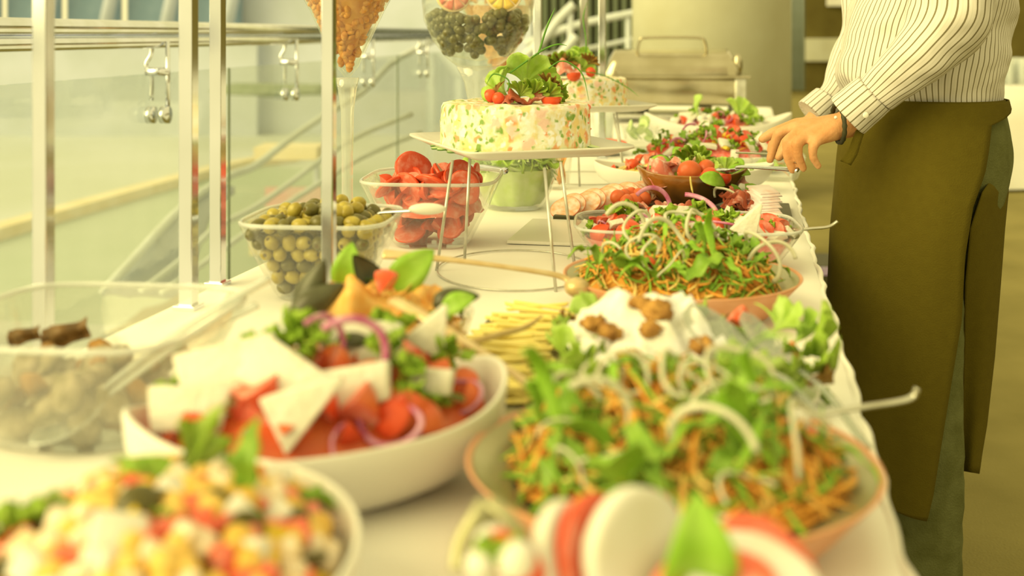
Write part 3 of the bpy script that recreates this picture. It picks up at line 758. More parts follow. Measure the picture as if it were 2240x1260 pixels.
def side_of(dx, dy):
    """word for the part of a dish a piece lies in, as the photograph shows it"""
    if math.hypot(dx, dy) < 0.34: return 'in the middle'
    return ['at the right', 'at the back right', 'at the back', 'at the back left', 'at the left', 'at the front left', 'at the front', 'at the front right'][int(((math.degrees(math.atan2(dy, dx)) + 22.5) % 360) // 45)]
class Mound:
    """heap of food: elliptical, h0 at the edge, hp in the middle (heights above the table top)"""
    def __init__(s, c, a, b, rot, h0, hp, pw=1.0):
        s.c = Vector((c[0], c[1], 0)); s.a, s.b, s.rot, s.h0, s.hp, s.pw = a, b, rot, h0, hp, pw
    def rho(s, x, y):
        dx, dy = x - s.c.x, y - s.c.y; ca, sa = math.cos(-s.rot), math.sin(-s.rot)
        return math.hypot((dx * ca - dy * sa) / s.a, (dx * sa + dy * ca) / s.b)
    def h(s, x, y):
        r = min(1.0, s.rho(x, y)); return s.h0 + (s.hp - s.h0) * max(0.0, 1 - r * r) ** s.pw
    def z(s, x, y): return TZ + s.h(x, y)
    def pt(s, r, t):
        x, y = s.a * r * math.cos(t), s.b * r * math.sin(t)
        return Vector((s.c.x + x * math.cos(s.rot) - y * math.sin(s.rot), s.c.y + x * math.sin(s.rot) + y * math.cos(s.rot), 0))
    def surf(s, rmax=1.0, sink=0.006, seed=0, amp=0.004):
        def fn(u, v):
            p = s.pt(rmax * v, 2 * PI * u)
            return (p.x, p.y, s.z(p.x, p.y) - sink + amp * noise.noise(Vector((p.x * 60, p.y * 60, seed))))
        return grid(fn, 48, 12, True)
    def on(s, px, py):
        """where the line of sight through a pixel meets the heap"""
        Y = s.c.y - max(s.a, s.b) * 1.15
        while Y < s.c.y + max(s.a, s.b) * 1.3:
            p = atd(px, py, Y)
            if s.rho(p.x, p.y) <= 1.15 and p.z <= s.z(p.x, p.y): return p
            Y += 0.002
        best = None; Y = s.c.y - max(s.a, s.b) * 1.15
        while Y < s.c.y + max(s.a, s.b) * 1.3:          # a miss: the nearest spot on the heap
            p = atd(px, py, Y); k = s.rho(p.x, p.y) + abs(p.z - s.z(p.x, p.y)) * 20
            if best is None or k < best[0]: best = (k, p)
            Y += 0.002
        p = best[1]; r = s.rho(p.x, p.y)
        if r > 0.95: p = Vector((s.c.x + (p.x - s.c.x) * 0.95 / r, s.c.y + (p.y - s.c.y) * 0.95 / r, 0))
        return Vector((p.x, p.y, s.z(p.x, p.y)))
def scatter(md, n, specs, seed=0, rmax=0.95, mind=0.0, lift=0.0, tilt=35, front=None):
    """specs: (key, weight, size, label, group); pieces lie over the heap"""
    g = random.Random(seed); tot = sum(q[1] for q in specs); used = []
    tries = 0; done = 0
    while done < n and tries < n * 30:
        tries += 1
        r = rmax * math.sqrt(g.random()); t = g.random() * 2 * PI
        p = md.pt(r, t)
        if mind and any((p - q).length < mind for q in used): continue
        used.append(p)
        k = g.random() * tot
        for sp in specs:
            k -= sp[1]
            if k <= 0: break
        e = 0.004
        nx = (md.z(p.x - e, p.y) - md.z(p.x + e, p.y)) / (2 * e); ny = (md.z(p.x, p.y - e) - md.z(p.x, p.y + e)) / (2 * e)
        q = Vector((nx, ny, 1)).normalized().to_track_quat('Z', 'Y').to_matrix().to_4x4()
        M = q @ R('Z', g.uniform(0, 360)) @ R('X', g.uniform(-tilt, tilt)) @ R('Y', g.uniform(-tilt, tilt))
        o = piece(sp[0], (p.x, p.y, md.z(p.x, p.y) + lift + g.uniform(-0.002, 0.003)), (0, 0, 0), sp[2] * g.uniform(0.85, 1.15), sp[3] + ', ' + side_of((p.x - md.c.x) / max(md.a, md.b), (p.y - md.c.y) / max(md.a, md.b)), sp[4], rng=g)
        o.rotation_euler = M.to_euler()
        done += 1
def stuffbed(name, md, n, mats, L, w, label, cat, seed=0, rmax=0.97, hang=0.0, lift=0.0):
    """uncountable shreds over a heap: one object"""
    g = random.Random(seed); parts = []
    b = md.surf(rmax, 0.008, seed); parts.append(b + (0,))
    for i in range(n):
        r = rmax * math.sqrt(g.random()); t = g.random() * 2 * PI; p = md.pt(r, t)
        e = 0.004
        nx = (md.z(p.x - e, p.y) - md.z(p.x + e, p.y)) / (2 * e); ny = (md.z(p.x, p.y - e) - md.z(p.x, p.y + e)) / (2 * e)
        q = Vector((nx, ny, 1)).normalized().to_track_quat('Z', 'Y').to_matrix().to_4x4()
        az = g.uniform(0, 360)
        M = T(p.x, p.y, md.z(p.x, p.y) + lift + g.uniform(-0.006, 0.004)) @ q @ R('Z', az) @ R('Y', g.uniform(-30, 30)) @ R('X', g.uniform(-60, 60))
        d = shred_d(g, L * g.uniform(0.6, 1.3), w * g.uniform(0.7, 1.2), 0.5)
        parts.append(xf(d, M) + (g.randrange(len(mats)),))
    return put(name, mesh(name, join(*parts), mats), label=label, cat=cat, kind='stuff')
def heap(name, md, m, label, cat, rmax=0.98, seed=0, sink=0.008, amp=0.005):
    return put(name, mesh(name, md.surf(rmax, sink, seed, amp), m), label=label, cat=cat, kind='stuff')
def dish(name, label, c, data, m, rotz=0.0, cat='dish', h=0.0):
    o = put(name, fix(mesh(name, data, m)), label=label, cat=cat, loc=(c[0], c[1], TZ + h + 0.0008)); o.rotation_euler = (0, 0, rotz); return o
def utensil(name, pts, radii, m, label, cat, ns=8, flat=1.0, n=24):
    P = smoothpath(pts, n)
    rr = [radii[0] + 0 for _ in range(n + 1)] if len(radii) == 1 else [radii[min(int(i / n * (len(radii) - 1)), len(radii) - 2)] * (1 - (i / n * (len(radii) - 1)) % 1) + radii[min(int(i / n * (len(radii) - 1)) + 1, len(radii) - 1)] * ((i / n * (len(radii) - 1)) % 1) if i < n else radii[-1] for i in range(n + 1)]
    return put(name, mesh(name, tube(P, rr, ns, flat), m), label=label, cat=cat)
def spoon(name, bowl_c, end, bl, bw, m, label, bow=0.02, hook=None, hr=0.004):
    """serving spoon: bowl at bowl_c, handle bowing up to end"""
    a, b = Vector(bowl_c), Vector(end); d = (b - a); ln = d.length; d.normalize()
    sd, up = frame_at(d); 
    if up.z < 0: up = -up; sd = -sd
    t = thing(name, label, 'spoon', a)
    def fn(u, v):
        q = (u - 0.5) * 2; wv = bw * math.sqrt(max(0, 1 - abs(q) ** 2.2)) + 0.001
        y = (v - 0.5) * 2
        return d * (q * bl) + sd * (y * wv) + up * (-0.35 * bw * (1 - y * y) * (1 - q * q) + 0.1 * bl * q * q)
    put('bowl', mesh('bowl', sheet(fn, 14, 8, 0.0016), m), t)
    pts = [d * (bl * 0.92), d * (bl * 1.25) + up * 0.006, d * (ln * 0.6) + up * bow, d * ln]
    if hook: pts.append(d * ln + Vector(hook))
    n = 20
    put('handle', mesh('handle', tube(smoothpath(pts, n), [hr * (0.8 + 0.5 * i / n) for i in range(n + 1)], 8, 0.55), m), t)
    return t

# ================================================================== DISHES, NEAR TO FAR
# ---- A: chickpea salad in the white bowl, bottom left
cA = (-0.200, 0.642)
dish('salad_bowl', 'white oval bowl of chickpea salad at the bottom left corner', cA, vessel(0.114, 0.140, arcprof(0.42, 0.07, 2.2)), M_china, 0.0, 'bowl')
mA = Mound((-0.203, 0.650), 0.098, 0.124, 0, 0.048, 0.096, 0.7)
heap('chickpea_bed', mA, M_chick, 'yellow dressing bed under the chickpea salad', 'salad')
ga = 'pieces of the chickpea salad'
scatter(mA, 290, [('chick', 5, 1.0, 'chickpea in the white bowl at the bottom left', 'chickpeas in the white bowl'),
                  ('dice', 2.2, 1.0, 'pale potato dice in the chickpea salad', 'potato dice in the chickpea salad'),
                  ('tdice', 2.0, 1.0, 'red tomato dice in the chickpea salad', 'tomato dice in the chickpea salad'),
                  ('fdice', 0.8, 1.0, 'white cheese dice in the chickpea salad', 'cheese dice in the chickpea salad'),
                  ('pdice', 1.0, 1.0, 'yellow pepper dice in the chickpea salad', 'pepper dice in the chickpea salad'),
                  ('bolive', 0.7, 1.0, 'black olive piece in the chickpea salad', 'olive pieces in the chickpea salad'),
                  ('arugulad', 0.5, 0.5, 'small green leaf in the chickpea salad', 'green leaves in the chickpea salad')], 11, 1.0, 0.0085, 0.003, 60)
def hero(md, items, dish_phrase, lift=0.004):
    """single big pieces placed where the photograph shows them"""
    for key, px, py, s, rot, words in items:
        p = md.on(px, py) + Vector((0, 0, lift + (0.009 * s if key in ('oring', 'oarc') else 0)))
        piece(key, p, rot, s, words)
hero(mA, [('fdice', 255, 1205, 1.6, (60, 10, 20), 'largest white cheese cube on the chickpea salad'),
          ('bolive', 300, 1130, 1.5, (80, 20, 30), 'big black olive half at the middle of the chickpea salad'),
          ('bolive', 535, 1180, 1.3, (80, 70, 10), 'black olive half at the right of the chickpea salad'),
          ('tdice', 640, 1190, 1.4, (30, 10, 40), 'big red tomato dice at the right rim of the chickpea salad'),
          ('tdice', 300, 1036, 1.1, (70, 10, 10), 'big red tomato dice at the far top of the chickpea salad'),
          ('tdice', 255, 1036, 1.0, (60, 20, 50), 'red tomato dice left of the far tomato piece on the chickpeas'),
          ('basil', 250, 1080, 0.7, (70, -20, 20), 'green leaf in front of the tomato dice on the chickpeas'),
          ('lettuced', 400, 1060, 0.55, (60, 0, 80), 'crumpled green leaf at the far top of the chickpea salad'),
          ('arugulad', 540, 1100, 0.9, (20, -75, 60), 'upright pointed green leaf at the right of the chickpea salad'),
          ('parsley', 30, 1140, 1.3, (20, -10, 0), 'large dark parsley tuft at the left rim of the chickpeas'),
          ('parsley', 50, 1190, 1.1, (20, -10, 0), 'second parsley tuft below the largest at the left frame edge'),
          ('basild', 320, 1000, 0.6, (60, -20, 160), 'dark leaf lying at the far rim of the chickpea bowl')], '')

# ---- B: greek salad in the white boat dish
pr, pl = at(1092, 792, 0.082), at(268, 938, 0.075)
cB = ((pr.x + pl.x) / 2, (pr.y + pl.y) / 2); rB = math.atan2(pr.y - pl.y, pr.x - pl.x); aB = (pr - pl).xy.length / 2
dish('boat_dish', 'white boat-shaped dish of feta and tomato salad', cB, vessel(aB, 0.092, arcprof(0.38, 0.06, 2.2), 2.1, 0.005, 0.022), M_china, rB)
mB = Mound((cB[0] - 0.006, cB[1] + 0.010), aB * 0.86, 0.082, rB, 0.048, 0.100, 0.62)
heap('greek_salad_bed', mB, M_brick, 'tomato bed under the feta in the boat dish', 'salad')
scatter(mB, 90, [('wedged', 5, 0.95, 'tomato wedge under the feta in the boat dish', 'tomato wedges in the boat dish'),
                 ('wedge', 3, 0.9, 'bright red tomato wedge in the boat dish', 'bright tomato wedges in the boat dish'),
                 ('cuke', 1.6, 0.8, 'cucumber slice in the boat dish', 'cucumber slices in the boat dish'),
                 ('rring', 1.2, 0.9, 'thin red onion ring in the boat dish', 'red onion rings in the boat dish'),
                 ('parsley', 1.2, 0.7, 'small parsley sprig in the boat dish', 'small parsley sprigs in the boat dish')], 21, 0.93, 0.014, -0.004, 50)
hero(mB, [('feta', 415, 930, 1.05, (75, 0, 0), 'thick feta slab at the left end of the boat dish'),
          ('feta', 500, 845, 1.35, (55, -12, 10), 'long feta slab behind the red tomato in the boat dish'),
          ('feta', 620, 860, 1.25, (50, 25, -20), 'feta slab leaning right in the middle of the boat dish'),
          ('fetat', 590, 975, 1.25, (80, -35, 10), 'pointed feta wedge at the front of the boat dish'),
          ('feta', 778, 880, 1.0, (75, -10, 4), 'feta slab below the purple onion in the boat dish'),
          ('feta', 790, 785, 1.2, (60, 5, 8), 'curved feta slab at the back of the boat dish'),
          ('fetat', 925, 800, 0.95, (82, -65, 10), 'upright feta wedge at the back right of the boat dish'),
          ('feta', 940, 868, 0.7, (70, 0, -10), 'small feta slab at the right of the boat dish'),
          ('wedge', 500, 900, 1.5, (80, 10, 30), 'big red tomato wedge at the left of the boat dish'),
          ('wedged', 545, 915, 1.4, (70, 40, 60), 'big tomato wedge between two feta slabs in the boat dish'),
          ('wedged', 740, 935, 1.2, (60, 0, 40), 'tomato wedge beside the pointed feta in the boat dish'),
          ('wedged', 825, 930, 1.1, (60, 30, 80), 'tomato wedge under the onion ring in the boat dish'),
          ('ronion', 750, 852, 1.3, (80, 10, 10), 'purple onion strip on the feta in the boat dish'),
          ('ronion', 690, 830, 1.1, (70, 20, 40), 'second purple onion strip at the back of the boat dish'),
          ('rring', 850, 955, 1.3, (50, 0, 0), 'pale onion ring at the front of the boat dish'),
          ('parsley', 590, 785, 1.12, (0, 0, 0), 'parsley sprig at the far left of the boat dish'),
          ('parsley', 660, 770, 1.59, (0, 0, 60), 'tallest parsley sprig in the boat dish'),
          ('parsley', 680, 810, 1.12, (0, 0, 120), 'parsley sprig right below the tallest one in the boat dish'),
          ('parsley', 850, 760, 1.40, (0, 0, 200), 'parsley sprig at the back middle of the boat dish'),
          ('parsley', 835, 825, 1.22, (0, 0, 30), 'parsley sprig in the middle of the boat dish'),
          ('parsley', 975, 775, 1.17, (0, 0, 80), 'parsley sprig at the back right of the boat dish'),
          ('parsley', 890, 860, 1.12, (0, 0, 300), 'parsley sprig between two feta slabs at right of the boat dish'),
          ('parsley', 885, 920, 0.94, (0, 0, 10), 'parsley sprig near the front right rim of the boat dish'),
          ('parsley', 385, 885, 0.85, (0, 0, 10), 'parsley sprig at the left tip of the boat dish'),
          ('mussel', 730, 752, 0.8, (10, 0, 20), 'dark shell at the back of the boat dish')], '', 0.012)

# ---- copper pans
def pan(name, label, c, r, hpts):
    t = thing(name, label, 'pan', (c[0], c[1], TZ + 0.0008))
    pf = [(0.66, 0), (0.74, 0.006), (0.84, 0.022), (0.93, 0.038), (1.0, 0.050)]
    put('body', fix(mesh('body', vessel(r, r, pf, t=0.003, nseg=72), M_copper)), t)
    put('lining', mesh('lining', grid(lambda u, v: ((0.2 + 0.768 * v) * r * math.cos(2 * PI * u), (0.2 + 0.768 * v) * r * math.sin(2 * PI * u), 0.006 + (0.043 if v > 0.99 else 0.043 * max(0, v * 1.45 - 0.45) ** 1.1)), 64, 12, True), M_tin), t)
    base = Vector(t.location)
    P = smoothpath([Vector(p) - base for p in hpts], 28)
    put('handle', mesh('handle', tube(P, [0.0075 - 0.0035 * math.sin(PI * min(1, i / 28 * 1.1)) for i in range(29)], 10, 0.5), M_brass), t)
    a = Vector(hpts[0]) - base
    put('handle_plate', mesh('handle_plate', ball(0.016, 0.016, 0.012, 12, 8, 0.1, 1, a), M_brass), t)
    return t
cC = (0.116, 0.836)
pan('copper_pan', 'copper pan of carrot salad nearest the camera', cC, 0.150, [at(1212, 898, 0.052), at(1160, 846, 0.062), at(1100, 800, 0.074), at(1020, 748, 0.092), at(930, 694, 0.108), at(862, 658, 0.112)])
cK = (0.219, 1.478)
pan('copper_pan', 'copper pan of carrot salad in front of the glass salad bowl', cK, 0.153, [at(1262, 628, 0.05), at(1225, 604, 0.06), at(1120, 586, 0.078), at(1000, 570, 0.092), at(900, 560, 0.1), at(838, 556, 0.102)])
def carrot_salad(md, tag, seed, n=700):
    stuffbed('shredded_carrot_salad', md, n, [M_carrot, M_carrot2, M_basild, M_basil, M_carrot], 0.05, 0.0023, 'heap of shredded carrot and rocket in the %s copper pan' % tag, 'salad', seed)
    scatter(md, 80, [('arugula', 3, 0.8, 'rocket leaf in the %s copper pan' % tag, 'rocket leaves in the %s copper pan' % tag),
                     ('arugulad', 4, 0.9, 'dark rocket leaf in the %s copper pan' % tag, 'dark rocket leaves in the %s copper pan' % tag),
                     ('carrot', 5, 0.9, 'thick carrot strip in the %s copper pan' % tag, 'carrot strips in the %s copper pan' % tag)], seed + 1, 0.80, 0.006, -0.004, 16)
mC = Mound((0.122, 0.850), 0.124, 0.122, 0, 0.036, 0.097, 0.8)
carrot_salad(mC, 'nearest', 31)
hero(mC, [('oring', 1365, 865, 1.05, (35, 0, 0), 'large onion ring at the back left of the nearest carrot salad'),
          ('oring', 1320, 868, 0.9, (60, 0, 40), 'onion ring beside the large one on the nearest carrot salad'),
          ('oring', 1490, 872, 1.1, (40, 0, 60), 'onion ring at the back middle of the nearest carrot salad'),
          ('oring', 1540, 880, 0.9, (70, 20, 0), 'standing onion ring at the back of the nearest carrot salad'),
          ('oarc', 1620, 880, 1.2, (60, 10, 30), 'curved onion strip at the back right of the nearest carrot salad'),
          ('oarc', 1590, 930, 1.2, (40, 0, 200), 'curved onion strip above the rocket in the nearest pan'),
          ('oarc', 1260, 925, 0.9, (70, 0, 20), 'onion strip at the left of the nearest carrot salad'),
          ('oarc', 1290, 1010, 1.4, (75, 60, 0), 'thick white onion strip standing at the left of the nearest pan'),
          ('oarc', 1250, 1075, 0.9, (60, 10, 100), 'onion strip lying at the front left of the nearest pan'),
          ('oarc', 1330, 1080, 1.0, (50, -20, 200), 'forked onion strip at the front left of the nearest pan'),
          ('oarc', 1550, 1060, 1.5, (65, 10, 130), 'large hooked onion strip at the front of the nearest pan'),
          ('oarc', 1640, 1120, 0.8, (30, 0, 20), 'short onion strip at the front rim of the nearest pan'),
          ('oarc', 1770, 1030, 1.5, (70, 0, 60), 'onion strip arching at the right of the nearest pan'),
          ('oarc', 1230, 985, 0.8, (40, 0, 200), 'small onion strip at the left rim of the nearest pan'),
          ('basil', 1380, 1090, 1.3, (20, -30, 250), 'broad green leaf at the front of the nearest carrot salad'),
          ('basild', 1340, 1000, 0.9, (40, -20, 200), 'green leaf left of the carrots in the nearest pan'),
          ('arugula', 1640, 1000, 1.3, (30, -40, 260), 'long rocket leaf at the right of the nearest pan'),
          ('arugula', 1680, 960, 1.2, (30, -50, 280), 'long rocket stalk at the back right of the nearest pan'),
          ('arugula', 1700, 1060, 1.4, (20, -10, 200), 'yellowish rocket stalk at the front right of the nearest pan'),
          ('arugula', 1240, 1000, 1.2, (30, -50, 240), 'bright rocket leaf at the left of the nearest pan'),
          ('arugula', 1200, 960, 1.1, (30, -50, 300), 'rocket leaf at the left rim of the nearest pan'),
          ('lettuce', 1640, 862, 0.6, (20, -30, 120), 'pale green lettuce leaf at the back of the nearest pan'),
          ('lettuced', 1285, 862, 0.45, (20, -20, 200), 'dark lettuce leaf at the back left of the nearest pan'),
          ('half', 1770, 975, 0.5, (0, 0, 0), 'tiny red tomato bit at the right of the nearest pan'),
          ('mozzb', 1745, 940, 0.9, (0, 0, 0), 'white cheese lump at the right of the nearest pan')], '', 0.006)
piece('carrot', atd(1848, 1068, 0.792), (0, -22, 25), (0.75, 1.6, 1.6), 'thick carrot strip lying on the right rim of the nearest pan')
mK = Mound((0.217, 1.492), 0.132, 0.122, 0, 0.036, 0.097, 0.8)
carrot_salad(mK, 'middle', 41)
hero(mK, [('oring', 1400, 530, 1.25, (70, 10, 30), 'tall onion ring at the left top of the middle carrot salad'),
          ('oring', 1500, 505, 1.3, (40, 10, 0), 'wide onion ring on top of the middle carrot salad'),
          ('oring', 1530, 525, 1.4, (60, 0, 50), 'large onion ring right of the top of the middle carrot salad'),
          ('oring', 1565, 508, 1.0, (50, -10, 90), 'onion ring at the right top of the middle carrot salad'),
          ('oring', 1408, 575, 1.15, (80, 0, 10), 'upright onion ring at the front left of the middle carrot salad'),
          ('oring', 1430, 590, 1.2, (75, 0, 60), 'onion ring hanging down the front of the middle carrot salad'),
          ('oarc', 1455, 580, 1.5, (75, 10, 20), 'long onion strip curling down the front of the middle carrot salad'),
          ('oarc', 1375, 540, 1.4, (60, 30, 0), 'onion strip at the left slope of the middle carrot salad'),
          ('oarc', 1345, 600, 1.0, (40, 60, 80), 'thin onion strip at the lower left of the middle pan'),
          ('oarc', 1660, 590, 1.6, (60, 10, 100), 'onion strip on the right slope of the middle carrot salad'),
          ('oarc', 1680, 610, 1.4, (50, 30, 140), 'second onion strip on the right slope of the middle carrot salad'),
          ('oarc', 1470, 615, 1.0, (60, 20, 220), 'short onion strip near the front rim of the middle pan'),
          ('arugula', 1570, 600, 1.1, (20, -60, 260), 'rocket leaf hanging down the front of the middle carrot salad'),
          ('arugula', 1550, 560, 1.0, (30, -50, 280), 'rocket leaf at the top right of the middle carrot salad'),
          ('arugulad', 1330, 610, 1.3, (20, -20, 200), 'dark rocket leaf at the left of the middle pan'),
          ('arugulad', 1380, 620, 1.3, (20, -20, 220), 'dark rocket leaf at the front left of the middle pan'),
          ('arugulad', 1440, 630, 1.3, (20, -20, 180), 'dark rocket leaf near the front rim of the middle pan'),
          ('arugulad', 1500, 632, 1.3, (20, -20, 20), 'dark rocket leaf at the front middle of the middle pan'),
          ('carrot', 1430, 520, 1.0, (0, 20, 30), 'thick carrot strip near the top of the middle carrot salad'),
          ('half', 1415, 590, 0.9, (80, 0, 20), 'red tomato piece inside the hanging onion ring')], '', 0.006)
# utensils leaning out of the pans over the table edge
def hooked(name, p0, p1, p2, p3, label, r=0.0035):
    t = thing(name, label, 'utensil', p1)
    b = Vector(p1)
    put('handle', mesh('handle', tube(smoothpath([Vector(p1) - b, (Vector(p1) + Vector(p2)) / 2 - b, Vector(p2) - b, Vector(p3) - b], 18), r, 8, 0.7), M_steel_b), t)
    put('blade', mesh('blade', tube(smoothpath([Vector(p0) - b, (Vector(p0) + Vector(p1)) / 2 - b, Vector(p1) - b], 10), [r * 2.2, r * 2, r * 1.8, r * 1.5] + [r] * 7, 8, 0.35), M_steel_b), t)
    return t
hooked('serving_fork', atd(1640, 918, 0.93), atd(1760, 912, 0.95), atd(1985, 874, 0.97), atd(2006, 850, 0.97), 'hooked steel utensil sticking out of the nearest pan')
hooked('serving_fork', atd(1640, 515, 1.75), atd(1735, 504, 1.76), atd(1812, 496, 1.77), atd(1832, 484, 1.77), 'hooked steel utensil sticking out over the table edge by the glass bowl')

# ---- caprese at the very front
cP = (0.085, 0.586)
dish('caprese_plate', 'white plate of mozzarella and tomato at the bottom edge', cP, vessel(0.105, 0.094, [(0.6, 0), (0.75, 0.006), (1, 0.02)]), M_china, 0, 'plate')
for key, px, py, Y, s, rot, words in [
    ('mozz', 1236, 1222, 0.600, 0.85, (78, 10, 60), 'leftmost mozzarella slice of the row at the bottom edge'),
    ('tslice', 1302, 1212, 0.606, 0.95, (80, 15, 50), 'tomato slice between two mozzarella slices at the bottom edge'),
    ('mozz', 1390, 1212, 0.604, 1.0, (80, -5, 42), 'large upright mozzarella slice left of the basil leaf'),
    ('basil', 1498, 1300, 0.600, 1.25, (88, -86, 8), 'large basil leaf standing in the mozzarella and tomato row'),
    ('mozz', 1592, 1235, 0.612, 0.7, (60, 20, 20), 'small mozzarella slice right of the basil leaf'),
    ('tslice', 1665, 1255, 0.606, 1.0, (40, 20, 0), 'tomato slice right of the basil leaf at the bottom edge'),
    ('mozz', 1650, 1290, 0.585, 1.0, (25, 8, 0), 'mozzarella slice in front of the right tomato slice'),
    ('tslice', 1560, 1300, 0.580, 0.9, (25, -10, 0), 'tomato slice below the basil leaf at the bottom edge'),
    ('half', 1095, 1205, 0.58, 0.8, (60, 0, 10), 'red cherry tomato half beside the dark tongs'),
    ('mozzb', 1075, 1185, 0.59, 0.8, (0, 0, 0), 'mozzarella ball behind the cherry tomato half'),
    ('mozzb', 1130, 1225, 0.57, 0.9, (0, 0, 0), 'mozzarella ball right of the cherry tomato half'),
    ('mozzb', 1050, 1235, 0.57, 0.7, (0, 0, 0), 'mozzarella ball left of the cherry tomato half'),
    ('half', 1150, 1252, 0.575, 0.8, (50, 0, 10), 'lower cherry tomato half beside the leftmost mozzarella slice'),
    ('parsley', 1075, 1250, 0.57, 0.9, (0, 0, 10), 'green sprig under the cherry tomato half')]:
    piece(key, atd(px, py, Y), rot, s, words)
heap('caprese_base', Mound((0.08, 0.585), 0.088, 0.075, 0, 0.018, 0.056, 0.6), M_mozz, 'mozzarella layer beneath the tomato slices at the bottom edge', 'cheese')
t = thing('serving_tongs', 'dark steel tongs standing in the caprese at the bottom', 'tongs', atd(1070, 1240, 0.6))
b0 = Vector(t.location)
for pts in ([(1000, 1250, .6), (1008, 1190, .605), (1040, 1130, .61), (1062, 1096, .615)], [(1150, 1240, .6), (1140, 1180, .605), (1105, 1125, .61), (1070, 1096, .615)]):
    put('arm', mesh('arm', tube(smoothpath([atd(*p) - b0 for p in pts], 12), 0.0042, 8, 0.45), M_tin), t)
put('bridge', mesh('bridge', sheet(lambda u, v: atd(1040 + 52 * u - 12 * (u - .5) * v, 1100 + 60 * v, 0.613) - b0, 6, 6, 0.001), M_tin), t)

# ---- D: lettuce, cream cheese and walnuts
cD = (0.172, 1.128)
dish('cheese_salad_plate', 'white plate of lettuce with cream cheese and walnuts', cD, vessel(0.128, 0.128, [(0.6, 0), (0.75, 0.006), (1, 0.016)]), M_china, 0, 'plate')
mD = Mound((cD[0], cD[1] + 0.01), 0.112, 0.108, 0, 0.022, 0.066, 0.7)
heap('lettuce_bed', mD, M_letd, 'lettuce bed under the cream cheese', 'lettuce')
scatter(mD, 40, [('lettuce', 4, 0.55, 'green lettuce leaf around the cream cheese', 'lettuce leaves around the cream cheese'),
                 ('lettuced', 4, 0.55, 'dark green lettuce leaf around the cream cheese', 'dark lettuce leaves around the cream cheese'),
                 ('lettucer', 1, 0.55, 'reddish lettuce leaf around the cream cheese', 'reddish lettuce leaves around the cream cheese')], 51, 1.0, 0.014, -0.016, 18)
mD2 = Mound((0.132, 1.120), 0.085, 0.088, 0.1, 0.055, 0.100, 0.8)
put('cream_cheese', mesh('cream_cheese', mD2.surf(1.0, 0.0, 4, 0.022), M_cream), label='ragged white heap of cream cheese on the lettuce', cat='cheese')
hero(mD2, [('walnut', 1300, 722, 0.8, (0, 0, 20), 'walnut at the left of the cream cheese'),
           ('walnut', 1335, 740, 0.75, (30, 0, 120), 'walnut right of the leftmost walnut on the cream cheese'),
           ('walnut', 1400, 678, 0.75, (10, 0, 60), 'walnut at the far top of the cream cheese'),
           ('walnut', 1440, 695, 0.95, (20, 10, 0), 'largest walnut on top of the cream cheese'),
           ('walnut', 1425, 735, 0.75, (0, 0, 200), 'walnut below the largest one on the cream cheese'),
           ('walnut', 1380, 796, 0.8, (0, 0, 10), 'walnut at the front of the cream cheese'),
           ('walnut', 1535, 770, 0.8, (0, 0, 90), 'walnut beside the clear serving spoon')], '', 0.006)
mD = Mound((cD[0], cD[1] + 0.01), 0.124, 0.118, 0, 0.030, 0.078, 0.7)
hero(mD, [('lettuce', 1262, 800, 0.62, (20, -35, 200), 'bright lettuce leaf at the left of the cream cheese'),
          ('lettuce', 1245, 765, 0.5, (0, -40, 160), 'bright lettuce leaf tip at the far left of the cream cheese'),
          ('lettuced', 1290, 825, 0.5, (10, -20, 220), 'dark lettuce leaf at the lower left of the cream cheese'),
          ('lettuce', 1315, 676, 0.6, (0, -20, 120), 'lettuce leaf at the far left behind the cream cheese'),
          ('lettucer', 1258, 722, 0.45, (0, -20, 160), 'brown red lettuce leaf beside the cheese sticks'),
          ('lettuce', 1690, 716, 0.6, (0, -25, 20), 'rounded yellow green lettuce leaf right of the serving fork'),
          ('lettuce', 1735, 730, 0.6, (0, -30, 0), 'rightmost yellow green lettuce leaf on the walnut plate'),
          ('lettuced', 1735, 785, 0.75, (0, -10, -40), 'dark lettuce leaf at the right edge of the walnut plate'),
          ('lettuced', 1750, 825, 0.6, (0, -5, -60), 'dark lettuce leaf at the lower right edge of the walnut plate'),
          ('lettucer', 1762, 850, 0.45, (0, -5, -30), 'dark red lettuce leaf at the lower right edge of the walnut plate'),
          ('wedge', 1605, 690, 0.7, (60, 0, 30), 'red tomato wedge behind the serving fork'),
          ('half', 1625, 695, 0.7, (0, 0, 0), 'red cherry tomato half behind the serving fork'),
          ('wedge', 1715, 780, 0.6, (60, 0, 30), 'small red tomato piece right of the serving fork')], '', 0.004)
spoon('serving_spoon', atd(1578, 738, 1.07), atd(1830, 960, 0.985), 0.044, 0.030, M_tint, 'clear serving spoon lying on the cream cheese', 0.012)
spoon('serving_spoon', atd(1675, 745, 1.085), atd(1900, 985, 0.99), 0.036, 0.015, M_tint, 'narrow clear serving fork beside the clear spoon', 0.010)

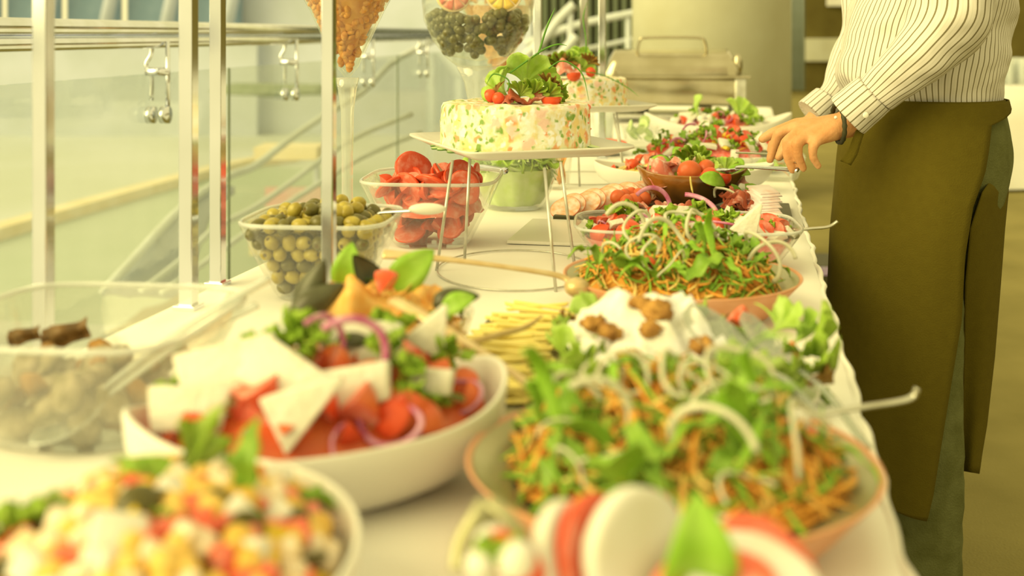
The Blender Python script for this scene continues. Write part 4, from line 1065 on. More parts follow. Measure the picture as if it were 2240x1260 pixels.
# ---- E: cheese sticks on a grey tray
tr_ = thing('grey_tray', 'narrow grey tray under the yellow cheese sticks', 'tray', (0.0, 1.235, TZ + 0.001), TROT)
put('base', mesh('base', rbox(-0.062, 0.05, -0.18, 0.19, 0, 0.004, 0.0015), M_grey), tr_)
put('rim', mesh('rim', tube([(-0.062, -0.18, 0.006), (0.05, -0.18, 0.006), (0.05, 0.19, 0.006), (-0.062, 0.19, 0.006), (-0.062, -0.18, 0.006)], 0.003, 6), M_grey), tr_)
g = random.Random(5)
for i in range(210):
    l = g.uniform(-0.16, 0.16); lay = g.random()
    p = Vector((0.0, 1.235, 0)) + TD * l + TN * g.uniform(-0.022, 0.02)
    piece('strip', (p.x, p.y, TZ + 0.009 + 0.022 * lay), (g.uniform(-8, 8), g.uniform(-8, 8), g.uniform(-16, 2)), (1.35, 1.2, 1.2), 'yellow cheese stick on the grey tray, ' + ('near end' if l < -0.05 else 'far end' if l > 0.06 else 'middle') + (' on top' if lay > 0.66 else ' lower layer' if lay < 0.33 else ' middle layer'), 'cheese sticks on the grey tray', rng=g)
utensil('wooden_fork', [at(1005, 757, 0.07), at(1080, 735, 0.07), at(1150, 715, 0.065), at(1186, 690, 0.07)], [0.004, 0.0035, 0.003, 0.001], M_wood, 'thin wooden pick lying across the grey tray', 'fork')

# ---- F: mussels in the round glass bowl
cF = (-0.134, 1.150)
dish('round_glass_bowl', 'round glass bowl of seafood salad with mussels', cF, vessel(0.096, 0.096, [(0.7, 0), (0.8, 0.012), (0.9, 0.05), (1, 0.08)], t=0.004), M_glass2, 0, 'bowl')
mF = Mound(cF, 0.084, 0.084, 0, 0.055, 0.098, 0.7)
stuffbed('seafood_salad', mF, 200, [M_peach, M_carrot, M_carrot2], 0.04, 0.003, 'orange seafood salad filling the round glass bowl', 'salad', 61)
heap('seafood_filling', Mound(cF, 0.082, 0.082, 0, 0.05, 0.06), M_peach, 'orange filling low in the round glass bowl', 'salad')
put('seafood_lower', fix(mesh('seafood_lower', grid(lambda u, v: ((0.062 + 0.02 * v) * math.cos(2 * PI * u), (0.062 + 0.02 * v) * math.sin(2 * PI * u), 0.008 + 0.046 * v), 40, 6, True), M_peach)), label='seafood salad pressed against the round glass', cat='salad', kind='stuff', loc=(cF[0], cF[1], TZ))
scatter(mF, 34, [('prawn', 5, 0.8, 'orange seafood piece in the round glass bowl', 'seafood pieces in the round glass bowl'),
                 ('half', 1, 0.9, 'tomato half in the round glass bowl', 'tomato halves in the round glass bowl'),
                 ('arugulad', 1, 0.6, 'green leaf bit in the round glass bowl', 'leaf bits in the round glass bowl')], 62, 0.9, 0.012, 0.002, 30)
def up(key, px, py, Y, s, rot, words, var=0):
    piece(key, atd(px, py, Y), rot, s, words, var=var)
up('mussel', 668, 712, 1.10, 1.15, (90, -72, -20), 'tallest open mussel shell at the left of the seafood bowl')
up('mussel', 640, 705, 1.075, 1.0, (80, -35, 10), 'dark mussel shell low at the left inside the seafood bowl')
up('mussel', 836, 668, 1.15, 1.05, (90, -60, 210), 'mussel shell standing between the two basil leaves')
up('mussel', 945, 668, 1.085, 0.85, (70, -10, 5), 'mussel shell at the right of the seafood bowl', 1)
up('basil', 752, 640, 1.17, 1.05, (80, -80, 10), 'upright basil leaf left of the standing mussel shell')
up('basil', 850, 640, 1.16, 1.25, (75, -42, 10), 'slanting basil leaf right of the standing mussel shell')
up('basil', 965, 682, 1.075, 0.7, (60, -22, 5), 'small basil leaf at the right rim of the seafood bowl')
up('wedge', 842, 640, 1.10, 0.85, (20, -80, 60), 'pointed tomato wedge on top of the seafood salad')
up('prawn', 780, 672, 1.08, 1.4, (50, 0, 0), 'large peeled seafood strip at the front of the seafood bowl', 1)
up('prawn', 740, 665, 1.10, 1.0, (40, 0, 40), 'rounded seafood strip beside the mussel shell', 2)
up('prawn', 960, 655, 1.16, 0.7, (40, 0, 40), 'orange seafood strip beside the right mussel shell', 2)
tr_ = thing('steel_tray', 'steel tray under the round glass seafood bowl', 'tray', (-0.118, 1.165, TZ + 0.0005), TROT)
put('base', mesh('base', rbox(-0.125, 0.105, -0.105, 0.17, -0.0012, 0.0006, 0.0004), M_grey), tr_)

# ---- G: big square glass bowl at left
M_rim = glass('rim_glass', (0.9, 0.9, 0.86), 0.6, 0.06, 0.42, (250, 240, 180), pw=2.0)
def rimtube(o, a, b, n, H, t, seg=96):
    P = [Vector((*sup(2 * PI * i / seg, a - t / 2, b - t / 2, n), H + t * 0.3)) for i in range(seg)]
    def fn(u, v):
        i = round(u * seg) % seg; d = (P[(i + 1) % seg] - P[i - 1]).normalized(); s_ = d.cross(Vector((0, 0, 1)))
        return P[i] + s_ * (t * 0.62 * math.cos(2 * PI * v)) + Vector((0, 0, t * 0.62 * math.sin(2 * PI * v)))
    put('rim', mesh('rim', grid(fn, seg, 8, True, True), M_rim), o)
def sqglass(name, label, c, half, H, rot, foot=0.6, t=0.005, hy=None):
    o = dish_sq(name, label, c, half, H, rot, foot, t, hy)
    rimtube(o, half, hy or half, 4.5, H, t); return o
def dish_sq(name, label, c, half, H, rot, foot, t, hy):
    return dish(name, label, c, vessel(half, hy or half, [(foot, 0), (foot + 0.06, 0.008), (foot + (1 - foot) * 0.62, H * 0.55), (1, H)], 4.5, t, nseg=72, n0=3.5), M_glass2, rot, 'bowl')
cG = (-0.388, 1.052)
sqglass('square_glass_bowl', 'large square glass bowl of mushrooms at the left edge', cG, 0.124, 0.1, TROT * 0.6, 0.58).data.materials[0] = glass('thick_bowl_glass', (0.95, 0.95, 0.92), 0.7, 0.05, 0.07, (240, 230, 170), pw=2.2)
g = random.Random(8)
for i in range(46):
    key = g.choice(['mush', 'mush', 'mushb', 'mush', 'wedged' if i % 9 == 0 else 'mush', 'basild' if i % 6 == 0 else 'mushb'])
    lay = i % 3; q = 0.05 + 0.012 * lay
    nm = {'mush': ('grey mushroom piece in the large square glass bowl', 'grey mushrooms in the square glass bowl'), 'mushb': ('brown mushroom piece in the large square glass bowl', 'brown mushrooms in the square glass bowl'), 'wedged': ('dark tomato piece among the mushrooms', 'tomato among the mushrooms'), 'basild': ('green leaf among the mushrooms', 'leaves among the mushrooms')}[key]
    piece(key, (cG[0] + g.uniform(-q, q), cG[1] + g.uniform(-q, q), TZ + 0.018 + 0.015 * lay), (g.uniform(0, 60), g.uniform(0, 60), g.uniform(0, 360)), 0.85, nm[0], nm[1], rng=g)
piece('darkm', atd(140, 733, 1.11), (75, -18, 10), 0.75, 'dark brown slice rising above the rim of the mushroom bowl')
piece('darkm', atd(50, 735, 1.1), (75, -12, 10), 0.5, 'dark brown slice at the left frame edge in the mushroom bowl')
spoon('serving_spoon', atd(150, 920, 0.985), atd(586, 612, 1.13), 0.035, 0.022, M_plastic, 'clear serving spoon leaning out of the mushroom bowl', 0.008, hr=0.0062)
utensil('serving_fork', [atd(190, 900, 0.99), atd(380, 762, 1.04), atd(560, 668, 1.1)], [0.003, 0.005, 0.006], M_plastic, 'clear serving fork leaning out of the mushroom bowl below the spoon', 'fork', 8, 0.6)

# ---- H: olives in the square glass bowl
cH = (-0.262, 1.592)
sqglass('olive_glass_bowl', 'square glass bowl filled with olives', cH, 0.103, 0.105, TROT * 0.5, 0.55)
g = random.Random(12)
def fill(c, rot, layers, half0, half1, H, z0, step, fn):
    k = 0
    for li in range(layers):
        hf = half0 + (half1 - half0) * (li / max(1, layers - 1)); z = z0 + (H - z0) * li / max(1, layers - 1)
        m_ = max(1, int(2 * hf / step))
        for i in range(m_):
            for j in range(m_):
                x = -hf + (i + 0.5) * 2 * hf / m_ + g.uniform(-1, 1) * step * 0.12; y = -hf + (j + 0.5) * 2 * hf / m_ + g.uniform(-1, 1) * step * 0.12
                edge = i in (0, m_ - 1) or j in (0, m_ - 1)
                fn(Vector((c[0] + x * math.cos(rot) - y * math.sin(rot), c[1] + x * math.sin(rot) + y * math.cos(rot), TZ + z)), edge, li, li == layers - 1)
def put_olive(p, edge, li, top):
    if not (edge or top) and li < 4: return
    key = 'olive' if g.random() < 0.62 else 'dolive'
    lab = ('green olive in the square glass bowl', 'green olives in the glass bowl') if key == 'olive' else ('dark olive in the square glass bowl', 'dark olives in the glass bowl')
    if top: p.z += 0.012 * math.cos((p.x - cH[0]) * 14) - 0.004 + g.uniform(-0.004, 0.006)
    piece(key, p, (g.uniform(0, 180), g.uniform(-90, 90), g.uniform(0, 360)), 1.12, lab[0] + ', ' + ('on top ' if top else 'row %s from the bottom ' % ['one', 'two', 'three', 'four', 'five', 'six'][li]) + side_of((p.x - cH[0]) / 0.1, (p.y - cH[1]) / 0.1), lab[1], rng=g)
fill(cH, TROT * 0.5, 6, 0.053, 0.086, 0.098, 0.016, 0.0195, put_olive)
for i in range(16):
    key = 'olive' if i % 4 else 'dolive'
    lab = ('green olive in the square glass bowl', 'green olives in the glass bowl') if key == 'olive' else ('dark olive in the square glass bowl', 'dark olives in the glass bowl')
    piece(key, (cH[0] + g.uniform(-0.045, 0.05), cH[1] + g.uniform(-0.04, 0.05), TZ + 0.116 + g.uniform(0, 0.006)), (g.uniform(0, 180), g.uniform(-90, 90), g.uniform(0, 360)), 1.12, lab[0], lab[1], rng=g)
spoon('serving_spoon', atd(800, 480, 1.60), atd(965, 455, 1.56), 0.02, 0.012, M_steel, 'steel spoon with white handle in the olive bowl', 0.003)
put('spoon_handle_tip', mesh('spoon_handle_tip', ball(0.026, 0.009, 0.008, 14, 10), M_china), bpy.data.objects[[o.name for o in COL.objects if o.get('label') == 'steel spoon with white handle in the olive bowl'][0]], loc=atd(935, 457, 1.56) - atd(800, 480, 1.60))

# ---- I: tomatoes in the square glass bowl
cI = (-0.136, 1.975)
sqglass('tomato_glass_bowl', 'square glass bowl heaped with sliced tomatoes', cI, 0.117, 0.112, TROT * 0.4, 0.52)
g = random.Random(14)
def put_tom(p, edge, li, top):
    if not (edge or top) and li < 4: return
    piece('wedge' if g.random() < 0.55 else 'tslice', p, (g.uniform(0, 180), g.uniform(-60, 60), g.uniform(0, 360)), 0.85, 'cut tomato in the square glass bowl, ' + ('near the rim ' if li > 3 else 'half way up ' if li > 1 else 'low down ') + side_of((p.x - cI[0]) / 0.1, (p.y - cI[1]) / 0.1), 'cut tomatoes in the glass bowl', rng=g)
fill(cI, TROT * 0.4, 6, 0.048, 0.080, 0.104, 0.024, 0.031, put_tom)
heap('tomato_core', Mound(cI, 0.09, 0.09, 0, 0.06, 0.115, 0.8), M_redflesh, 'tomato pulp between the slices in the glass bowl', 'tomato')
for i, (px, py, Y, rx, ry, rz, s) in enumerate([(860, 392, 1.93, 60, 20, 20, 1), (905, 372, 1.98, 70, 0, 40, 1.0), (940, 385, 1.93, 80, 10, 10, 1.0), (975, 395, 1.95, 50, 30, 70, 1), (830, 402, 1.93, 40, 0, 0, .9), (1000, 405, 1.93, 60, 20, 50, .9), (900, 402, 1.9, 50, 0, 100, 1), (950, 408, 1.9, 40, 0, 140, 1), (885, 350, 2.0, 80, 20, 60, .9), (1010, 385, 1.98, 60, 20, 20, .9)]):
    piece('tslice' if i % 2 else 'wedge', atd(px, py, Y), (rx, ry, rz), s * 1.05, 'cut tomato heaped above the rim of the tomato bowl', 'heaped tomatoes above the glass rim')
# ---- J: green salad bowl
cJ = (0.004, 2.37)
dish('green_glass_bowl', 'round glass bowl of pale green lettuce strips', cJ, vessel(0.100, 0.100, [(0.55, 0), (0.66, 0.01), (0.88, 0.06), (1, 0.112)]), M_glass2, 0, 'bowl')
mJ = Mound(cJ, 0.084, 0.084, 0, 0.085, 0.118, 0.7)
stuffbed('lettuce_strips', mJ, 160, [M_let, M_letd, M_cukein], 0.06, 0.004, 'pale lettuce strips in the round glass bowl', 'lettuce', 71)
put('lettuce_lower', fix(mesh('lettuce_lower', grid(lambda u, v: ((0.052 + 0.034 * v ** 0.7 + 0.003 * math.sin(u * 60)) * math.cos(2 * PI * u), (0.052 + 0.034 * v ** 0.7 + 0.003 * math.sin(u * 60)) * math.sin(2 * PI * u), 0.01 + 0.075 * v), 72, 6, True), M_cukein)), label='pale green strips pressed against the round glass', cat='lettuce', kind='stuff', loc=(cJ[0], cJ[1], TZ))
scatter(mJ, 22, [('lettuce', 1, 0.6, 'pale lettuce piece in the green glass bowl', 'lettuce pieces in the green glass bowl')], 72, 0.9, 0.014, 0, 40)
hk = utensil('steel_ladle', [atd(1030, 362, 2.3), atd(1060, 366, 2.25), atd(1104, 374, 2.2)], [0.004, 0.009, 0.01], M_steel, 'steel ladle end under the near cake plate', 'ladle', 8, 0.7)

# ---- cakes on wire stands
def cake_mat():
    m = bpy.data.materials.new('potato_cake'); m.use_nodes = True
    n = m.node_tree.nodes; L = m.node_tree.links; b = n['Principled BSDF']
    tc = n.new('ShaderNodeTexCoord')
    wn = n.new('ShaderNodeTexNoise'); wn.inputs['Scale'].default_value = 55; wn.inputs['Detail'].default_value = 2
    L.new(tc.outputs['Object'], wn.inputs['Vector'])
    wm = n.new('ShaderNodeVectorMath'); wm.operation = 'MULTIPLY_ADD'; wm.inputs[1].default_value = (0.022, 0.022, 0.022)
    L.new(wn.outputs['Color'], wm.inputs[0]); L.new(tc.outputs['Object'], wm.inputs[2])
    def vor(scale, thr, seed):
        mp = n.new('ShaderNodeMapping'); mp.inputs['Location'].default_value = (seed, seed * 2, seed * 3)
        v = n.new('ShaderNodeTexVoronoi'); v.inputs['Scale'].default_value = scale
        L.new(wm.outputs['Vector'], mp.inputs['Vector']); L.new(mp.outputs['Vector'], v.inputs['Vector'])
        r = n.new('ShaderNodeMapRange'); r.inputs['From Min'].default_value = thr + 0.1; r.inputs['From Max'].default_value = thr - 0.12
        r.inputs['To Min'].default_value = 0; r.inputs['To Max'].default_value = 1.0
        L.new(v.outputs['Distance'], r.inputs['Value'])
        s = n.new('ShaderNodeSeparateColor'); L.new(v.outputs['Color'], s.inputs['Color'])
        k = n.new('ShaderNodeMath'); k.operation = 'LESS_THAN'; k.inputs[1].default_value = 0.3; L.new(s.outputs['Red'], k.inputs[0])
        q = n.new('ShaderNodeMath'); q.operation = 'MULTIPLY'; L.new(r.outputs['Result'], q.inputs[0]); L.new(k.outputs['Value'], q.inputs[1])
        return q.outputs['Value']
    nz = n.new('ShaderNodeTexNoise'); nz.inputs['Scale'].default_value = 70; nz.inputs['Detail'].default_value = 4
    L.new(tc.outputs['Object'], nz.inputs['Vector'])
    rp = n.new('ShaderNodeValToRGB'); rp.color_ramp.elements[0].color = alb((244, 228, 152)); rp.color_ramp.elements[1].color = alb((238, 208, 108))
    rp.color_ramp.elements[0].position = 0.42; rp.color_ramp.elements[1].position = 0.62
    L.new(nz.outputs['Fac'], rp.inputs['Fac']); col = rp.outputs['Color']
    for scale, thr, seed, c in ((44, 0.48, 1.0, (248, 206, 100)), (56, 0.42, 3.0, (240, 156, 76)), (62, 0.38, 5.0, (128, 156, 44)), (80, 0.4, 7.0, (252, 236, 170)), (40, 0.42, 9.0, (246, 196, 130)), (84, 0.34, 11.0, (140, 164, 54))):
        mx = n.new('ShaderNodeMix'); mx.data_type = 'RGBA'
        L.new(vor(scale, thr, seed), mx.inputs['Factor']); L.new(col, mx.inputs['A']); mx.inputs['B'].default_value = alb(c); col = mx.outputs['Result']
    L.new(col, b.inputs['Base Color']); b.inputs['Roughness'].default_value = 0.45
    bp = n.new('ShaderNodeBump'); bp.inputs['Strength'].default_value = 0.5; bp.inputs['Distance'].default_value = 0.004
    L.new(nz.outputs['Fac'], bp.inputs['Height']); L.new(bp.outputs['Normal'], b.inputs['Normal'])
    return m
M_cake = cake_mat()
def cake_data(r, H):
    prof = [(0.0, 0.0), (0.97, 0.0), (1.0, 0.05), (1.0, 0.5), (0.99, 0.9), (0.965, 0.985), (0.9, 1.0), (0.5, 0.99), (0.0, 0.985)]
    def fn(u, v):
        k = v * 16; i = min(int(k), 7) if v < 1 else 7
        kk = min(int(v * 8), 7); f = v * 8 - kk
        s = prof[kk][0] * (1 - f) + prof[kk + 1][0] * f; z = prof[kk][1] * (1 - f) + prof[kk + 1][1] * f
        a = 2 * PI * u; w_ = 1 + 0.012 * noise.noise(Vector((math.cos(a) * 4, math.sin(a) * 4, z * 2))) + 0.01 * noise.noise(Vector((math.cos(a) * 15, math.sin(a) * 15, z * 6)))
        return (r * s * w_ * math.cos(a), r * s * w_ * math.sin(a), H * z + 0.004 * noise.noise(Vector((math.cos(a) * s * 5, math.sin(a) * s * 5, 3))) * (z > 0.9))
    return grid(fn, 96, 32, True)
def cake_stand(label, feet, tops, ringc, ra, rb, plate_c, pw, pd, prot, ph):
    t = thing('cake_stand', label, 'cake stand', (plate_c[0], plate_c[1], TZ + 0.0008))
    b = Vector(t.location)
    # square white plate with an upturned rim
    def fn(u, v):
        seq = [(0.0, 0.0), (0.62, 0.0), (0.8, 0.003), (1.0, 0.017), (1.0, 0.0205), (0.8, 0.0075), (0.62, 0.004), (0.0, 0.004)]
        s, z = seq[round(v * 7)]; x, y = sup(2 * PI * u, pw / 2 * s, pd / 2 * s, 14)
        return (x, y, z)
    d = xf(grid(fn, 96, 7, True), T(0, 0, ph) @ R('Z', prot))
    put('plate', fix(mesh('plate', d, M_china)), t)
    for f, q in zip(feet, tops):
        put('leg', mesh('leg', tube([Vector(f) - b, Vector(q) - b], 0.0024, 8), M_wire), t)
    put('base_ring', mesh('base_ring', ring(rb, 0.0015, 0.0013, 64, 6, ra, (ringc[0] - b.x, ringc[1] - b.y)), M_wire), t)
    return t
PH = 0.164
f1 = [at(955, 592), at(1016, 572), at(1216, 638), at(1258, 590)]
q1 = [atd(990, 352, 1.76), atd(1028, 356, 1.80), atd(1191, 356, 1.66), atd(1226, 354, 1.74)]
for q in q1: q.z = TZ + PH + 0.002
cake_stand('near wire stand with square white plate carrying a potato cake', f1, q1, (0.006, 1.745), 0.12, 0.15, (0.006, 1.905), 0.285, 0.36, 20, PH)
f2 = [Vector((0.085, 2.79, TZ)), at(1268, 408), at(1370, 402), Vector((0.29, 2.95, TZ))]
q2 = [Vector((0.10, 2.82, 0)), atd(1262, 245, 2.74), atd(1342, 248, 2.80), Vector((0.27, 2.96, 0))]
for q in q2: q.z = TZ + PH + 0.002
cake_stand('far wire stand with square white plate carrying a potato cake', f2, q2, (0.185, 2.85), 0.125, 0.13, (0.185, 2.95), 0.30, 0.32, 14, PH)
ca1 = (0.006, 1.905, TZ + PH + 0.006)
put('potato_cake', mesh('potato_cake', cake_data(0.125, 0.078), M_cake), label='round vegetable potato cake on the near stand', cat='cake', loc=ca1)
ca2 = (0.178, 2.95, TZ + PH + 0.006)
put('potato_cake', mesh('potato_cake', cake_data(0.12, 0.078), M_cake), label='round vegetable potato cake on the far stand', cat='cake', loc=ca2)
def cuke_ring(c, r, tag, n=26):
    for i in range(n):
        a = 2 * PI * i / n
        piece('cuke', (c[0] + (r + 0.006) * math.cos(a), c[1] + (r + 0.006) * math.sin(a), TZ + PH + 0.0105 + 0.0012 * (i % 2)), (0, 8, math.degrees(a)), 0.8, 'cucumber slice under the edge of the %s potato cake' % tag, 'cucumber slices under the %s cake' % tag)
cuke_ring(ca1, 0.122, 'near'); cuke_ring(ca2, 0.118, 'far', 20)
zt1 = TZ + PH + 0.006 + 0.078
def top1(key, px, py, dY, s, rot, words, var=0): piece(key, atd(px, py, 1.905 + dY), rot, s, words, var=var)
for a in [('lettuce', 1148, 192, 0.0, 1.0, (88, -82, 10), 'tall pale lettuce leaf standing on the near cake', 0),
          ('lettuce', 1165, 192, 0.02, 0.75, (80, -60, 0), 'pale lettuce leaf right of the tallest on the near cake', 1),
          ('lettuce', 1110, 208, -0.03, 0.75, (80, -25, 178), 'pale lettuce leaf hanging left on the near cake', 2),
          ('lettuce', 1112, 196, -0.02, 0.42, (80, 60, 90), 'small pale lettuce leaf drooping at the left of the near cake', 0),
          ('lettuced', 1160, 214, -0.05, 0.5, (80, -50, 10), 'frilly green lettuce leaf at the front of the near cake', 0),
          ('lettuced', 1190, 214, -0.05, 0.5, (80, -30, 5), 'frilly green lettuce leaf at the front right of the near cake', 1),
          ('lettuced', 1135, 214, -0.05, 0.45, (80, -60, 0), 'frilly green lettuce leaf at the front left of the near cake', 2),
          ('lettucer', 1190, 202, -0.03, 0.5, (80, -35, 5), 'frilly brown edged lettuce leaf at the right of the near cake', 1),
          ('lettuced', 1205, 204, -0.02, 0.45, (80, 15, 5), 'green lettuce leaf drooping at the right of the near cake', 1),
          ('half', 1072, 210, -0.05, 0.9, (70, 0, 40), 'red tomato piece at the left of the near cake top', 0),
          ('half', 1090, 215, -0.06, 0.8, (80, 0, 0), 'red tomato piece front left on the near cake top', 0),
          ('half', 1206, 212, -0.06, 1.35, (180, 0, 0), 'half tomato lying cut side up on the near cake', 0),
          ('hamd', 1150, 218, -0.06, 0.8, (4, 0, 10), 'dark cured ham slice under the lettuce on the near cake', 0),
          ('hamd', 1115, 218, -0.06, 0.5, (4, 0, 60), 'folded cured ham slice at the left on the near cake', 1),
          ('lettucer', 1090, 208, -0.05, 0.3, (80, -30, 150), 'small frilly red lettuce leaf at the left on the near cake', 0)]:
    top1(*a)
def chive(pts, label, r=0.0014):
    P = smoothpath([atd(*p) for p in pts], 20)
    put('chive', mesh('chive', tube(P, [r] * 16 + [r * 0.8, r * 0.6, r * 0.4, r * 0.3, r * 0.2], 6), M_chive), label=label, cat='chive')
chive([(1165, 150, 1.9), (1180, 110, 1.9), (1196, 60, 1.9), (1214, 18, 1.9)], 'straight chive pointing up from the near cake', 0.002)
chive([(1115, 160, 1.88), (1150, 135, 1.88), (1190, 108, 1.88), (1220, 97, 1.88), (1240, 100, 1.88)], 'chive arching right over the near cake lettuce', 0.0017)
chive([(1200, 150, 1.86), (1225, 134, 1.86), (1250, 140, 1.86), (1275, 165, 1.86), (1288, 220, 1.85)], 'chive arching down at the right of the near cake')
chive([(1110, 200, 1.84), (1112, 175, 1.84), (1080, 162, 1.84), (1064, 185, 1.84)], 'chive looping at the left of the near cake')
chive([(1270, 155, 2.8), (1320, 165, 2.8), (1370, 190, 2.8), (1398, 212, 2.78)], 'chive drooping right from the far cake')
chive([(1280, 140, 2.9), (1282, 90, 2.9), (1276, 40, 2.9), (1284, 5, 2.9)], 'chive pointing up from the far cake', 0.002)
for key, px, py, Y, s, rot, words in [
    ('lettuce', 1258, 158, 2.92, 0.95, (70, -70, 10), 'tall pale lettuce leaf on the far cake'),
    ('lettuce', 1268, 158, 2.90, 0.7, (80, -40, 0), 'pale lettuce leaf at the right of the far cake top'),
    ('lettuced', 1228, 158, 2.92, 0.9, (80, -85, 10), 'green lettuce leaf at the left of the far cake top'),
    ('lettucer', 1215, 158, 2.92, 0.85, (80, -95, 20), 'brown lettuce leaf at the far left of the far cake top'),
    ('lettucer', 1286, 142, 2.88, 0.45, (70, -60, 20), 'small dark red leaf at the right of the far cake top'),
    ('half', 1255, 163, 2.84, 1.4, (160, 0, 10), 'red tomato half at the front of the far cake top'),
    ('half', 1292, 158, 2.86, 1.0, (75, 0, 10), 'red tomato half at the right of the far cake top'),
    ('ham', 1240, 152, 2.86, 1.0, (30, 0, 10), 'pink ham slice under the lettuce on the far cake'),
    ('lettuce', 1266, 135, 2.94, 0.7, (85, -85, 10), 'uppermost lettuce leaf on the far cake')]:
    piece(key, atd(px, py, Y), rot, s, words, var=0)
# potato cake chunks and carrot dice that stick out of the near cake
g = random.Random(77)
for key, n_, lab in (('tdice', 8, 'carrot dice showing in the side of the near potato cake'), ('pdice', 8, 'yellow vegetable dice showing in the side of the near potato cake')):
    for i in range(n_):
        a = PI + PI * g.random(); z = g.uniform(0.01, 0.07)
        piece(key, (ca1[0] + 0.1215 * math.cos(a), ca1[1] + 0.1215 * math.sin(a), ca1[2] + z), (g.uniform(0, 90), g.uniform(0, 90), g.uniform(0, 90)), 0.6, lab, lab, rng=g)

# ---- L: rectangular glass bowl of feta salad
cL = (0.268, 1.765)
sqglass('rectangular_glass_bowl', 'rectangular glass bowl of feta salad behind the middle pan', cL, 0.172, 0.068, TROT * 0.4, 0.72, 0.004, 0.108)
mL = Mound(cL, 0.155, 0.098, TROT * 0.4, 0.050, 0.070, 0.7)
heap('feta_salad_bed', mL, M_brick, 'tomato bed in the rectangular glass bowl', 'salad')
put('salad_lower', fix(mesh('salad_lower', xf(grid(lambda u, v: (*sup(2 * PI * u, (0.125 + 0.03 * v), (0.078 + 0.018 * v), 4), 0.008 + 0.045 * v), 64, 6, True), R('Z', math.degrees(TROT * 0.4))), M_redpale)), label='tomato salad pressed against the rectangular glass', cat='salad', kind='stuff', loc=(cL[0], cL[1], TZ))
scatter(mL, 120, [('wedge', 4, 0.9, 'tomato wedge in the rectangular glass bowl', 'tomato wedges in the rectangular glass bowl'),
                  ('parsley', 2, 0.9, 'parsley sprig in the rectangular glass bowl', 'parsley in the rectangular glass bowl'),
                  ('feta', 2, 0.8, 'feta slab in the rectangular glass bowl', 'feta slabs in the rectangular glass bowl'),
                  ('rring', 1, 1.0, 'red onion ring in the rectangular glass bowl', 'onion rings in the rectangular glass bowl'),
                  ('ronion', 1, 1.0, 'red onion strip in the rectangular glass bowl', 'onion strips in the rectangular glass bowl'),
                  ('pdice', 1, 1.0, 'yellow pepper piece in the rectangular glass bowl', 'pepper pieces in the rectangular glass bowl')], 81, 0.97, 0.012, 0.0, 45)
hero(mL, [('parsley', 1360, 475, 1.50, (0, 0, 0), 'parsley tuft at the left of the feta salad glass bowl'),
          ('parsley', 1390, 485, 1.20, (0, 0, 90), 'parsley tuft right of the leftmost one in the feta salad glass bowl'),
          ('parsley', 1530, 470, 1.35, (0, 0, 50), 'parsley tuft at the far middle of the feta salad glass bowl'),
          ('parsley', 1460, 492, 1.27, (0, 0, 150), 'parsley tuft above the onion rings in the feta salad glass bowl'),
          ('parsley', 1590, 500, 1.20, (0, 0, 150), 'parsley tuft right of the onion rings in the feta salad glass bowl'),
          ('feta', 1470, 473, 1.1, (50, 0, 5), 'white feta slab at the middle of the feta salad glass bowl'),
          ('fetat', 1570, 482, 1.4, (50, 20, -10), 'long feta wedge at the right of the feta salad glass bowl'),
          ('feta', 1650, 512, 1.0, (30, 20, 20), 'feta slab near the right rim of the feta salad glass bowl'),
          ('fetat', 1620, 535, 1.2, (80, -60, 10), 'upright feta wedge at the front right of the feta salad glass bowl'),
          ('ronion', 1425, 467, 1.4, (70, 0, 10), 'purple onion strip at the back of the feta salad glass bowl'),
          ('ronion', 1510, 480, 1.5, (60, 20, -30), 'purple onion strip in the middle of the feta salad glass bowl'),
          ('wedge', 1320, 500, 1.2, (60, 0, 40), 'red tomato wedge at the left of the feta salad glass bowl'),
          ('wedge', 1350, 508, 1.2, (40, 30, 10), 'orange tomato wedge at the left front of the feta salad glass bowl'),
          ('wedge', 1550, 497, 1.2, (40, 30, 100), 'tomato wedge behind the onion rings in the feta salad glass bowl'),
          ('bolive', 1733, 523, 1.2, (20, 0, 0), 'black olive half at the right rim of the feta salad glass bowl')], '', 0.007)

# ---- M: meat board
bd = put('slate_board', mesh('slate_board', rbox(-0.225, 0.225, -0.13, 0.13, 0.001, 0.012, 0.002), M_slate, False), label='dark slate board under the cold meats', cat='board', loc=(0.325, 2.275, TZ)); bd.rotation_euler = (0, 0, TROT)
def onb(s, l, h): p = Vector((0.325, 2.275, 0)) + TN * s + TD * l; return (p.x, p.y, TZ + 0.013 + h)
for r_ in range(3):
    for i in range(11):
        q = i / 10
        piece('salami', onb(-0.205 + 0.035 * r_ + 0.085 * q, -0.10 + 0.035 * r_ + 0.16 * q - 0.05 * q * q, 0.010 + 0.006 * r_ + 0.003 * math.sin(i * 1.7)), (14, -34 - 6 * math.sin(i * 2), 40 + 30 * q), 0.95, 'salami slice in the fan at the left of the board', 'salami slices fanned on the board')
g = random.Random(91)
for i in range(24):
    l = g.uniform(-0.115, -0.07) if i % 2 else g.uniform(-0.10, 0.09)
    sx = g.uniform(-0.09, 0.06) if i % 2 else g.choice((g.uniform(-0.11, -0.085), g.uniform(-0.1, -0.08)))
    piece('ham' if i % 3 else 'hamd', onb(sx, l, 0.006 + g.uniform(0, 0.006)), (g.uniform(-20, 20), g.uniform(-15, 15), g.uniform(0, 360)), 0.62, ('ham slice folded on the slate board, ' if i % 3 else 'dark cured ham slice folded on the slate board, ') + ('front edge' if i % 2 else 'left of the amber bowl'), 'folded ham on the board' if i % 3 else 'folded cured ham on the board', rng=g)
for i in range(8):
    piece('hamd', onb(0.118 + g.uniform(-0.01, 0.03), g.uniform(-0.10, -0.02), 0.014 + g.uniform(0, 0.016)), (g.uniform(20, 70), g.uniform(-20, 20), g.uniform(60, 120)), 0.75, 'dark cured ham slice at the right of the board', 'cured ham at the right of the board', rng=g)
